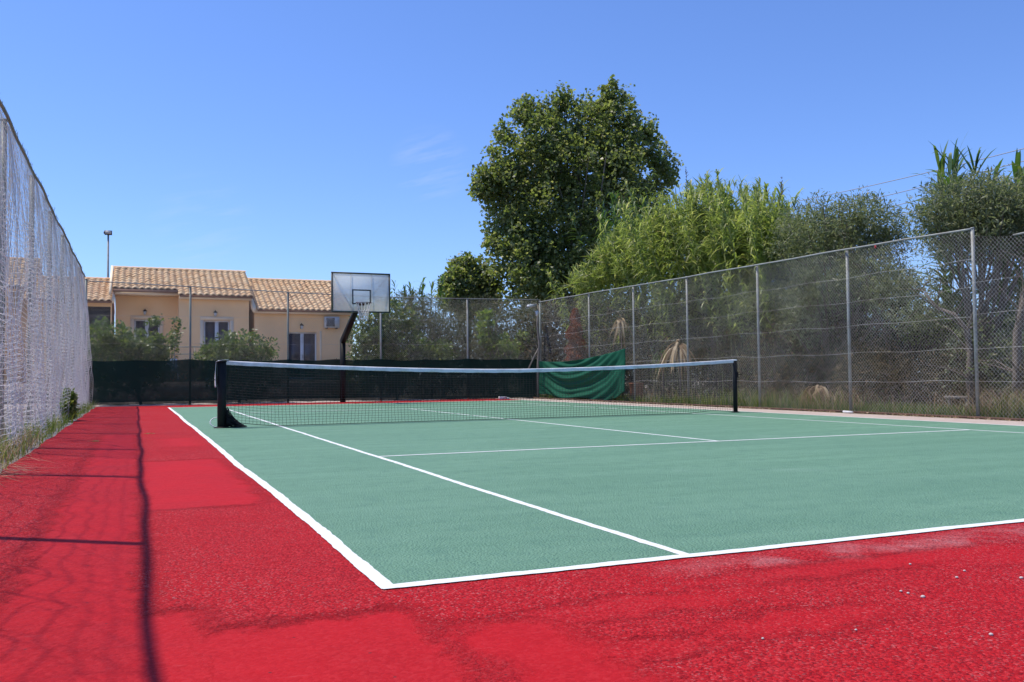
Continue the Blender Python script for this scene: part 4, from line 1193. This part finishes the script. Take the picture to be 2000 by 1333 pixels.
# reeds
def ribbon(base, dir_, L, w, curl, k=4):
    """arching blade: (k+1,2,3)"""
    t_ = np.linspace(0, 1, k+1)
    d = np.array(dir_, float); h = np.array([d[0], d[1], 0]); hn = np.linalg.norm(h)+1e-6
    side = np.array([-h[1], h[0], 0])/hn
    c = base+d*L*t_[:, None]+np.array([0, 0, -1.0])*(curl*L*t_**2)[:, None]
    ww = w*np.array([.5, 1, .9, .6, .05])[:k+1]
    return np.stack([c-side*ww[:, None]*.5, c+side*ww[:, None]*.5], 1)
def reeds(name, label, stems, mat, seed, group=None, lw=.042, ll=.52, plumes=0, lpm=27, lean=.15, cat='reeds', curl=(.3, 1.0), mass=None):
    """stems: list of (x,y,h)"""
    g_ = np.random.default_rng(seed); st = np.array(stems)
    r = empty(name, (st[:, 0].mean(), st[:, 1].mean(), -.05), label, cat, group)
    ms = MB(); RB = []
    for i, (x, y, h) in enumerate(st):
        ln = g_.normal(0, lean, 2); z_ = np.linspace(0, 1, 6)
        top = np.array([x+ln[0]*h, y+ln[1]*h, h])
        pts = np.stack([x+ln[0]*h*z_**1.6, y+ln[1]*h*z_**1.6, -.05+(h+.05)*z_], 1)
        ms.tube(pts, .012*(1-.6*z_), 4, False)
        n = int(h*lpm*.75); a0 = g_.uniform(0, 6.28)
        for j in range(n):
            f = g_.uniform(.25, 1.0)**.8
            p = np.array([x+ln[0]*h*f**1.6, y+ln[1]*h*f**1.6, h*f])
            a = a0+j*math.pi+g_.normal(0, .5); el = g_.uniform(.35, 1.15) if f < .93 else g_.uniform(.9, 1.5)
            d = np.array([math.cos(a)*math.cos(el), math.sin(a)*math.cos(el), math.sin(el)])
            RB.append(ribbon(p, d, ll*g_.uniform(.6, 1.25), lw*g_.uniform(.7, 1.2), g_.uniform(*curl)))
        if i < plumes:
            pl = MB()
            for q in range(40):
                f = g_.uniform(0, 1); p = top+np.array([ln[0], ln[1], 1.0])*f*.55
                e = g_.normal(0, 1, 3)*[.05, .05, .03]+[0, 0, .07]
                pl.tube([p, p+e*(1.1-f*.8)], .006, 3, False)
            pl.build('plume', m_plume, r)
    P = np.array(RB); n, kk = P.shape[:2]
    V = P.reshape(-1, 3); base = np.arange(n)[:, None]*(kk*2)
    q = np.array([[2*j, 2*j+1, 2*j+3, 2*j+2] for j in range(kk-1)])
    Q = (base[:, :, None]+q[None]).reshape(-1, 4)
    if mass is not None:
        C, out, _c = crown_points(g_, mass[0], int(mass[1]*.62), .30, 40, .75, .3)
        V2, Q2 = leaves(g_, C, .40, .085, .2, out+np.array([0, 0, .35]), .15, .45)
        Q = np.concatenate([Q, Q2+len(V)]); V = np.concatenate([V, V2])
    put('foliage', mesh_np('foliage', V, Q), mat, r)
    tag(ms.build('stems', m_reedstem, r), kind='stuff')
    return r
g = np.random.default_rng(77)
def stand(px0, px1, pyt, X, n, jy=.9, jh=.5, seed=0):
    g_ = np.random.default_rng(seed); out = []
    for k in range(n):
        px = g_.uniform(px0, px1); Xs = X+g_.uniform(-jy, jy)
        p = atX(px, np.interp(px, *pyt) if isinstance(pyt, tuple) else pyt, Xs)
        out.append((p[0], p[1], max(1.5, p[2]-abs(g_.normal(0, jh)))))
    return out
RG = 'giant reeds behind the right fence'
reeds('giant_reed', 'low bright reeds in front of the poplar, leaning over the fence top', stand(1115, 1215, ([1115, 1160, 1215], [545, 520, 460]), 14.6, 28, .6, .7, 1), L_reed, 41, RG, mass=([EX(1185, 530, 14.4, 40, .8, 40), EX(1145, 555, 14.3, 30, .7, 25), EX(1215, 500, 14.6, 30, .7, 45)], 5500))
reeds('giant_reed', 'tall blue green reeds standing against the dark poplar', stand(1205, 1260, 385, 15.6, 12, .5, .5, 2), L_reed2, 42, RG, .06, .65)
reeds('giant_reed', 'dense bright green reeds just right of the poplar', stand(1225, 1345, ([1225, 1300, 1345], [430, 385, 370]), 14.9, 54, .9, .45, 3), L_reed, 43, RG, mass=([EX(1290, 490, 14.7, 56, 1.0, 72), EX(1318, 445, 14.9, 28, .8, 45), EX(1245, 515, 14.6, 32, .8, 42)], 7500))
reeds('giant_reed', 'tallest bright green reed clump carrying a grey plume', stand(1340, 1450, ([1340, 1390, 1450], [365, 350, 358]), 15.0, 56, .9, .4, 4), L_reed, 44, RG, plumes=2, mass=([EX(1395, 455, 14.9, 52, 1.0, 70), EX(1388, 400, 14.9, 26, .7, 34), EX(1440, 485, 14.7, 50, 1.0, 62)], 8500))
reeds('giant_reed', 'bright green reeds between the plumed clump and the olive trees', stand(1440, 1545, ([1440, 1500, 1545], [362, 372, 400]), 14.8, 50, .9, .45, 5), L_reed, 45, RG, plumes=1, mass=([EX(1492, 462, 14.8, 46, .9, 56), EX(1525, 485, 14.7, 34, .9, 48), EX(1462, 415, 14.9, 22, .7, 30)], 7000))
reeds('giant_reed', 'thin upright reeds poking out before the first olive crown', stand(1545, 1600, 405, 15.4, 9, .4, .5, 6), L_reed2, 46, RG, plumes=1)
reeds('giant_reed', 'tall dark reeds with broad leaves rising above the right olive tree', stand(1835, 1900, 318, 15.6, 9, .4, .35, 7), L_reed2, 47, RG, .10, 1.05, lpm=10, lean=.03, curl=(.2, .6))
reeds('giant_reed', 'broad leaved reeds behind the thick trunk beyond the last tall post', stand(1925, 2030, 345, 15.9, 12, .5, .4, 8), L_reed2, 48, RG, .10, 1.0, lpm=10, lean=.04, curl=(.2, .6))
reeds('giant_reed', 'small reed tips showing over the far fence beside the backboard', [(*(atY(px, 560, 33)[:2]), atY(px, py, 33)[2]) for px, py in ((770, 552), (785, 572), (812, 556), (828, 552), (838, 562), (850, 548), (822, 570), (800, 575))], L_reed2, 49, None, .07, .7, lean=.03)

# olive trees behind the right fence
OG = 'olive trees behind the right fence'
def olive(label, ells, n, seed, base, tr=.12, tt=None):
    return tree('olive_tree', label, 'tree', base, ells, n, .10, .26, L_oli, m_boli, seed, .30, 30,   .55, tr*.62, 40, OG, .3, trunk_top=tt, zmin=.5)
def gb(px, X): p = atX(px, 735, X); return np.array([p[0], p[1], -.05])
olive('grey green olive tree between the reeds and the gap of sky', [EX(1640, 455, 14.6, 85, 1.5, 62), EX(1690, 440, 14.6, 52, 1.2, 50), EX(1600, 480, 14.4, 60, 1.3, 70), EX(1660, 540, 14.3, 105, 1.3, 60), EX(1722, 478, 14.8, 26, .9, 40)], 30000, 31, gb(1670, 14.6))
olive('spreading olive tree under the tall dark reeds, with bare lower branches', [EX(1890, 410, 14.5, 64, 1.2, 52), EX(1850, 432, 14.4, 30, .9, 38), EX(1940, 400, 14.7, 60, 1.2, 55), EX(1900, 470, 14.6, 70, 1.1, 40), EX(1985, 430, 14.8, 50, 1.2, 60)], 24000, 32, gb(1905, 14.4), .13)
olive('half dry olive tree hanging low behind the middle bays of the right fence', [EX(1590, 600, 14.0, 70, 1.0, 70), EX(1520, 590, 14.2, 60, 1.0, 60), EX(1760, 560, 14.2, 60, .9, 45), EX(1800, 620, 13.9, 55, .8, 35)], 13000, 33, gb(1620, 14.0), .09)
# thick bent branches and trunk at the right edge
def bent(name, label, pts, r0, seed):
    r = empty(name, (pts[0][0], pts[0][1], -.05), label, 'tree trunk')
    MB().tube(pts, np.linspace(r0, r0*.45, len(pts)), 9).build('trunk', m_boli, r, True)
    g_ = np.random.default_rng(seed); mb = MB()
    for k in range(26):
        a = np.array(pts[g_.integers(1, len(pts))]); d = g_.normal(0, 1, 3); d[2] = abs(d[2])*.8+.3; d /= np.linalg.norm(d); L = g_.uniform(.5, 1.3)
        b = a+d*L*.5+g_.normal(0, .08, 3); c = a+d*L+g_.normal(0, .12, 3)
        mb.tube([a, b, c], [.016, .009, .003], 4, False)
    mb.build('twigs', m_boli, r)
P3 = lambda px, py, X: tuple(atX(px, py, X))
bent('bent_trunk', 'arched pale olive trunk just behind the last tall fence post', [(*gb(1900, 13.5)[:2], -.05), P3(1893, 740, 13.5), P3(1896, 690, 13.5), P3(1888, 645, 13.5), P3(1866, 615, 13.4), P3(1830, 602, 13.3)], .075, 1)
bent('bent_trunk', 'thick rough trunk behind the low sagging fence panel', [(*gb(1984, 13.3)[:2], -.05), P3(1988, 730, 13.3), P3(1987, 650, 13.3), P3(1996, 610, 13.3), P3(2010, 540, 13.3)], .10, 2)
bent('bent_trunk', 'slim dark leaning trunk behind the right fence under the sky gap', [(*gb(1745, 14.2)[:2], -.05), P3(1740, 700, 14.2), P3(1725, 640, 14.2), P3(1700, 590, 14.2), P3(1690, 530, 14.2)], .05, 3)

# undergrowth
UG = 'undergrowth behind the right fence'
und = [('dark tangled shrub behind the tarpaulin and the dead conifer', [(14.4, 24.0, 1.6, 1.2, 1.9, 1.8), (14.6, 21.5, 1.8, 1.1, 1.6, 1.9)], 12000),
       ('dark tangled shrub behind the dry palm-like leaves', [(14.5, 18.6, 1.6, 1.1, 1.7, 1.9), (14.3, 17.0, 1.2, .9, 1.4, 1.4)], 11000),
       ('dark tangled shrub behind the taut net post', [(14.5, 14.8, 1.5, 1.1, 1.6, 1.7), (14.2, 13.2, 1.1, .9, 1.4, 1.2)], 11000),
       ('dark tangled shrub under the half dry olive', [(14.6, 11.8, 1.1, 1.1, 1.5, 1.3), (14.9, 10.4, .9, 1.0, 1.3, 1.0)], 8500),
       ('dark tangled shrub around the arched trunk', [(14.5, 8.8, .9, 1.0, 1.4, 1.0), (14.4, 7.2, 1.0, .9, 1.2, 1.2)], 8500),
       ('dark tangled shrub at the foot of the thick rough trunk', [(14.0, 5.6, .8, .9, 1.2, .9), (13.7, 6.6, .5, .6, .8, .55)], 6500)]
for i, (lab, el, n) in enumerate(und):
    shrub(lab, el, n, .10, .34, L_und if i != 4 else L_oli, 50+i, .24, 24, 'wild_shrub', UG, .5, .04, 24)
L_brn = leafmat('half dry shrub leaf', [(0, (.060, .052, .026)), (.5, (.115, .098, .048)), (.85, (.185, .140, .075)), (1, (.30, .20, .11))], .65, .25, (1, 1, .8), .2)
for i, (lab, el, n_, mt) in enumerate((('brown half dry shrub behind the heap of straw leaves', [(13.7, 11.2, .7, .5, 1.2, .8), (13.9, 9.6, .6, .5, 1.0, .7)], 5200, L_brn),
        ('brown half dry shrub between the net post and the fence post with the pipe', [(13.8, 14.6, .9, .5, 1.3, 1.1)], 4200, L_brn),
        ('brown half dry shrub beside the thick rough trunk', [(13.4, 6.9, .5, .4, .8, .6), (13.6, 5.4, .5, .4, .7, .6)], 4200, L_brn),
        ('olive green thicket closing the gap under the sky', [(16.0, 10.2, 1.3, .9, 2.2, 1.5), (16.0, 7.4, 1.1, .9, 1.6, 1.4)], 12000, L_oli),
        ('olive green thicket under the first olive crown', [(15.9, 13.4, 1.7, .9, 2.2, 1.9)], 9000, L_oli))):
    shrub(lab, el, n_, .10, .30, mt, 140+i, .22, 24, 'wild_shrub', UG, .55, .03, 26)
# second, deeper belt that closes the view
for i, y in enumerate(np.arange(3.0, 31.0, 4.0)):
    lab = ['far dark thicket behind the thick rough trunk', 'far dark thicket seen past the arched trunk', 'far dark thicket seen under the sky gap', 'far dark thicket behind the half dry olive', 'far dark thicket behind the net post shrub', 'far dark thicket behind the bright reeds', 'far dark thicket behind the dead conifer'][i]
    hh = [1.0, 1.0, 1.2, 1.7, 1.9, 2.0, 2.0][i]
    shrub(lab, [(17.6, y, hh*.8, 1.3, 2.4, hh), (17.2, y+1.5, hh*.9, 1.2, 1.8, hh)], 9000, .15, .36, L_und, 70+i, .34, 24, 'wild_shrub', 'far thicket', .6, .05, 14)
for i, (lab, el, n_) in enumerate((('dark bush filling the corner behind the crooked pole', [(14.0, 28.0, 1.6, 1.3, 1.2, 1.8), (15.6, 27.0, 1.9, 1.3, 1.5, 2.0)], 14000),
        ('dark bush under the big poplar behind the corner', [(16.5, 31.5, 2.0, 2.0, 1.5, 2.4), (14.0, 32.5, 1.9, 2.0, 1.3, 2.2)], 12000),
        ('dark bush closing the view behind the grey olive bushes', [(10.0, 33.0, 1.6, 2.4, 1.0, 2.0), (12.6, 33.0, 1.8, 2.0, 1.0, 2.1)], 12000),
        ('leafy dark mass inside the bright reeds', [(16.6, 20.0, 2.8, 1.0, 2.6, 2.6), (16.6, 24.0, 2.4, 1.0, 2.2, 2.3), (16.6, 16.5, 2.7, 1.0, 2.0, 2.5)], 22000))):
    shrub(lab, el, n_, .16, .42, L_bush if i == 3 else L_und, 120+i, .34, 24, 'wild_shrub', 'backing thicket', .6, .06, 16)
# fresh green spray in the opening and yellow grass clump
shrub('fresh green spray in the opening left of the last tall post', [EX(1830, 640, 15.2, 38, .6, 30), EX(1800, 655, 15.0, 30, .5, 18)], 2600, .10, .35, L_bush, 81, .2, 20)

# dead conifer and dry leaves caught behind the right fence
dcx = atX(1125, 700, 13.05); g_ = np.random.default_rng(90)
dc = empty('dead_conifer', (dcx[0], dcx[1], -.05), 'dead rust brown conifer behind the fence above the green tarpaulin', 'tree')
zt_ = atX(1133, 603, 13.05)[2]
n = 9500; f = g_.uniform(0, 1, n)**.8; zz = .4+(zt_-.4)*f; aa = g_.uniform(0, 6.28, n); rr = (.95*(1-f)**.8+.11)*(.62+.25*np.sin(aa*3+f*9)+.22*np.sin(f*31+aa*2))*np.sqrt(g_.uniform(.05, 1, n))
keep = ~((np.abs(zz-2.05) < .35) & (np.abs(np.sin(aa*.5)) < .45))
C = np.stack([dcx[0]+rr*np.cos(aa)*.6, dcx[1]+rr*np.sin(aa), zz], 1)[keep]
V, Q = leaves(g_, C, .13, .30, .1, None, .3); put('crown', mesh_np('crown', V, Q), L_dead, dc)
mb = MB(); mb.tube([(dcx[0], dcx[1], -.05), (dcx[0], dcx[1]+.03, 1.5), (dcx[0], dcx[1], zt_)], [.05, .035, .008], 7); mb.build('trunk', m_boli, dc)
def dry_fan(label, px, py, X, seed, n=26, L=1.0, mat=None, spread=.7, name='dry_leaves'):
    p = atX(px, py, X); g2 = np.random.default_rng(seed); RB = []
    r = empty(name, (p[0], p[1], -.05), label, 'dry leaves')
    for k in range(n):
        a = g2.uniform(0, 6.28); el = g2.uniform(.2, 1.2)
        d = np.array([math.cos(a)*math.cos(el)*.6, math.sin(a)*math.cos(el)*spread*1.4, math.sin(el)*.45])
        RB.append(ribbon(p+g2.normal(0, .05, 3), d, L*g2.uniform(.5, 1.1), .06, g2.uniform(.75, 1.25)))
    P = np.array(RB); m, kk = P.shape[:2]
    q = np.array([[2*j, 2*j+1, 2*j+3, 2*j+2] for j in range(kk-1)])
    put('fronds', mesh_np('fronds', P.reshape(-1, 3), (np.arange(m)[:, None, None]*(kk*2)+q[None]).reshape(-1, 4)), mat or L_dry, r)
    MB().tube([(p[0]+.1, p[1]+.1, -.05), (p[0]+.05, p[1], p[2]*.5), (p[0], p[1], p[2])], [.03, .025, .02], 6).build('stalk', m_boli, r)
dry_fan('straw coloured dry palm leaves hanging behind the fence beyond the net', 1325, 676, 12.75, 1, 60, 1.15)
dry_fan('dry brown reed leaves hanging behind the fence beside the tarpaulin', 1212, 628, 12.8, 2, 22, .9)
dry_fan('green drooping reed leaves next to the straw coloured palm leaves', 1292, 690, 12.7, 3, 12, .75, L_reed2)
dry_fan('heap of straw coloured dry leaves low behind the fence right of the net post', 1600, 760, 13.0, 5, 70, .42, None, 1.2)

# grasses (stuff)
def grass(name, label, pts, mat, seed, h=(.12, .4), w=.010, lean=.5):
    g2 = np.random.default_rng(seed); pts = np.array(pts, float); n = len(pts)
    a = g2.uniform(0, 6.28, n); H = g2.uniform(*h, n); ln = g2.uniform(.1, lean, n)*H
    dirv = np.stack([np.cos(a), np.sin(a), 0*a], 1); side = np.stack([-np.sin(a), np.cos(a), 0*a], 1)*w*.5
    upv = np.array([0, 0, 1.0])
    b = pts; m_ = pts+upv*H[:, None]*.6+dirv*(ln*.35)[:, None]; t_ = pts+upv*(H*.95)[:, None]+dirv*ln[:, None]
    V = np.stack([b-side, b+side, m_+side*.8, m_-side*.8, t_+side*.1, t_-side*.1], 1).reshape(-1, 3)
    i0 = np.arange(n)*6
    Q = np.concatenate([np.stack([i0, i0+1, i0+2, i0+3], 1), np.stack([i0+3, i0+2, i0+4, i0+5], 1)])
    return tag(put(name, mesh_np(name, V, Q), mat), label, None, None, 'stuff')
g = np.random.default_rng(55)
n = 26000; ys = g.uniform(4, 26, n); dens = noise1(ys, 4, 5, .15)
xs = 12.22+np.abs(g.normal(0, .7, n))
k = g.uniform(-1, 1, n) < dens+.35
grass('grass', 'rough green grass behind the foot of the right fence', np.stack([xs, ys, np.full(n, -.055)], 1)[k], L_grass, 1, (.06, .32), .012)
n = 2000; ys = np.concatenate([g.normal(6.5, .45, n//2), g.normal(13.5, 1.6, n-n//2)]); xs = 12.25+np.abs(g.normal(0, .35, n))
grass('tall_weeds', 'tall yellow green weeds behind the foot of the right fence', np.stack([xs, ys, np.full(n, -.055)], 1), L_grass, 5, (.15, .6), .014, .8)
n = 1500; ys = np.concatenate([g.normal(7.2, .7, n//2), g.normal(11.6, .9, n//4), g.uniform(5, 20, n-n//2-n//4)]); xs = 12.3+np.abs(g.normal(0, .4, n))
grass('dry_weeds', 'dry straw weeds tangled behind the foot of the right fence', np.stack([xs, ys, np.full(n, -.055)], 1), L_dry, 6, (.12, .7), .010, 1.6)
n = 9000; ys = g.uniform(5, 26, n); xs = -2.22+g.normal(0, .13, n); xs = np.clip(xs, -2.55, -1.93)
k = noise1(ys, 14, 5, .35)+.25 > g.uniform(-.6, 1.1, n)
pts = np.stack([xs, ys, np.full(n, -.03)], 1)[k]
grass('weeds', 'weeds and grass growing along the foot of the left fence', pts, L_grass, 2, (.05, .30), .009, .9)
# dry grass leaning over the red paint by the left edge
n = 420; ys = g.uniform(4.6, 9.5, n)**1.0; xs = g.uniform(-2.3, -1.95, n)
grass('dry_grass', 'dry straw grass along the left kerb', np.stack([xs, ys, np.full(n, -.02)], 1), L_dry, 3, (.10, .34), .007, 1.6)
RB = []
for k in range(60):
    y = g.uniform(4.5, 5.9) if k < 38 else g.uniform(6, 8.6); p = np.array([-1.98+g.normal(0, .04), y, .0]); a = g.normal(-.45, .6); el = g.uniform(.25, .8)
    RB.append(ribbon(p, np.array([math.cos(a)*math.cos(el), math.sin(a)*math.cos(el), math.sin(el)]), g.uniform(.25, .62), .010, g.uniform(.35, .8)))
P = np.array(RB); P[..., 2] = np.maximum(P[..., 2], .006); m, kk = P.shape[:2]; q = np.array([[2*j, 2*j+1, 2*j+3, 2*j+2] for j in range(kk-1)])
tag(put('dry_grass', mesh_np('dry_grass', P.reshape(-1, 3), (np.arange(m)[:, None, None]*(kk*2)+q[None]).reshape(-1, 4)), L_dry), 'long dry stalks bending over the red paint', None, None, 'stuff')
# green weed bush on the kerb
wb_ = atX(131, 815, -2.05)
wb_ = np.array([-2.08, atX(131, 815, -2.08)[1], 0])
shrub('small bright green weed bush at the foot of the netting', [(wb_[0], wb_[1], .22, .15, .30, .20), (wb_[0]+.02, wb_[1]+.1, .42, .11, .20, .18)], 2600, .075, .4, L_bush, 95, .08, 16, 'weed_bush', None, .5, .012, 12)
# tufts growing in cracks of the red paint
for i, (px, py) in enumerate(((292, 848), (182, 863))):
    c = atZ(px, py); pts = c+np.concatenate([g.normal(0, .04, (26, 2)), np.zeros((26, 1))], 1)
    RB = [ribbon(np.array([q_[0], q_[1], .002]), np.array([math.cos(a)*.8, math.sin(a)*.8, .5]), g.uniform(.05, .12), .006, .5) for q_, a in zip(pts, g.uniform(0, 6.28, 26))]
    P = np.array(RB); m, kk = P.shape[:2]; q = np.array([[2*j, 2*j+1, 2*j+3, 2*j+2] for j in range(kk-1)])
    o = put('grass_tuft', mesh_np('grass_tuft', P.reshape(-1, 3), (np.arange(m)[:, None, None]*(kk*2)+q[None]).reshape(-1, 4)), L_grass)
    tag(o, ['tiny dry grass tuft in the red paint closer to the white sideline', 'tiny dry grass tuft in the red paint closer to the left kerb'][i], 'grass tuft')

# fallen leaves along the right apron, as litter
n = 700; ys = g.uniform(3, 25, n); xs = 12.0-np.abs(g.normal(0, .07, n))
V, Q = leaves(g, np.stack([xs, ys, .014+np.abs(g.normal(0, .008, n))], 1), .05, .5, 2.0)
tag(put('leaf_litter', mesh_np('leaf_litter', V, Q), L_dry), 'dry brown leaves blown against the foot of the right fence', None, None, 'stuff')

# ================================================================ SMALL THINGS
# pebbles on the red paint
st = []
for (px, py, r_) in ((1803, 1168, .0075), (1774, 1161, .005), (1760, 1157, .005), (1869, 1130, .006), (1778, 1104, .005), (1884, 1117, .005), (1936, 1242, .006), (1995, 1131, .007), (1490, 1250, .004), (1672, 1233, .004)):
    c = atZ(px, py); mb = MB(); th = np.linspace(0, math.pi, 6); ph = np.linspace(0, 2*math.pi, 9)
    P = np.stack([[(c[0]+r_*math.sin(t_)*math.cos(p_)*(1.2+.2*math.sin(3*p_)), c[1]+r_*math.sin(t_)*math.sin(p_), .004+r_*.7*math.cos(t_)) for p_ in ph] for t_ in th])
    o = mb.grid(P).build('pebble', m_stone, None, True)
    tag(o, 'small pale pebble lying on the red paint before the baseline', 'pebble', 'pebbles on the red paint')
# short pipe offcut at a fence post, loose board behind the fence
pp = atX(1657, 803, 12.0)
pc = np.array([11.93, atX(1657, 803, 11.95)[1], .04])
o = MB().tube([pc+[0, -.13, -.012], pc+[0, .11, -.006]], .024, 10).build('pipe_offcut', m_white, None, True)
tag(o, 'short white pipe lying at the foot of a fence post', 'pipe')
bp = atX(1873, 777, 13.0)
bd = empty('trestle', (bp[0], bp[1], -.06), 'low pale wooden bench board behind the last full fence bay', 'board')
MB().box(bp[0]-.06, bp[0]+.06, bp[1]-.22, bp[1]+.26, bp[2]-.02, bp[2]+.03).build('board', m_wood, bd)
for yy in (-.18, .2): MB().box(bp[0]-.03, bp[0]+.03, bp[1]+yy-.02, bp[1]+yy+.02, -.06, bp[2]-.021).build('leg', m_wood, bd)
# terracotta drum behind the fence beyond the net
tp_ = atX(1243, 770, 12.9)
o = MB().tube([(tp_[0], tp_[1], -.06), (tp_[0], tp_[1], .3), (tp_[0], tp_[1], .52), (tp_[0], tp_[1], .56)], [.16, .2, .21, .23], 14).build('terracotta_pot', simple('terracotta', (.30, .13, .07), .85, .2, 6), None, True)
tag(o, 'terracotta pot standing behind the fence beyond the tarpaulin', 'pot')
# small white box on the ground in front of the windscreen
wbx = atY(984, 781, 25.0)
o = MB().box(wbx[0]-.16, wbx[0]+.10, 24.95, 25.1, .005, .10)
o.box(wbx[0]+.11, wbx[0]+.2, 24.97, 25.06, .005, .07)
tag(o.build('litter_carton', m_white), 'small white carton on the red strip before the dark green cloth', 'carton')
# red tag on the right fence rail
rt = atX(1714, 481, 12.16)
o = MB().box(rt[0]-.06, rt[0]-.05, rt[1]-.02, rt[1]+.02, rt[2]-.05, rt[2]+.01).build('ribbon', simple('red ribbon', (.35, .02, .02), .7), None)
tag(o, 'small red ribbon tied to the top rail of the right fence', 'ribbon')
# power lines
for i, ((xa1, ya1), (xb1, yb1)) in enumerate((((1500, 392), (2060, 259)), ((1500, 420), (2060, 283)), ((1560, 428), (2060, 307)), ((1640, 428), (2060, 332)))):
    A_ = atX(xa1, ya1, 34.0); B_ = atX(xb1, yb1, 34.0)
    d = B_-A_; A_ = A_-d*.6; B_ = B_+d*.5
    w = np.linspace(0, 1, 30)[:, None]; P = A_+(B_-A_)*w; P[:, 2] -= .5*np.sin(math.pi*w[:, 0])
    tag(MB().tube(P, .020, 5, False).build('power_line', simple('aluminium cable%d' % i, (.35, .36, .38), .5), None), ['topmost of the four thin power lines crossing the sky', 'second from the top of the four thin power lines', 'third from the top of the four thin power lines', 'lowest of the four thin power lines crossing the sky'][i], 'power line', 'power lines')
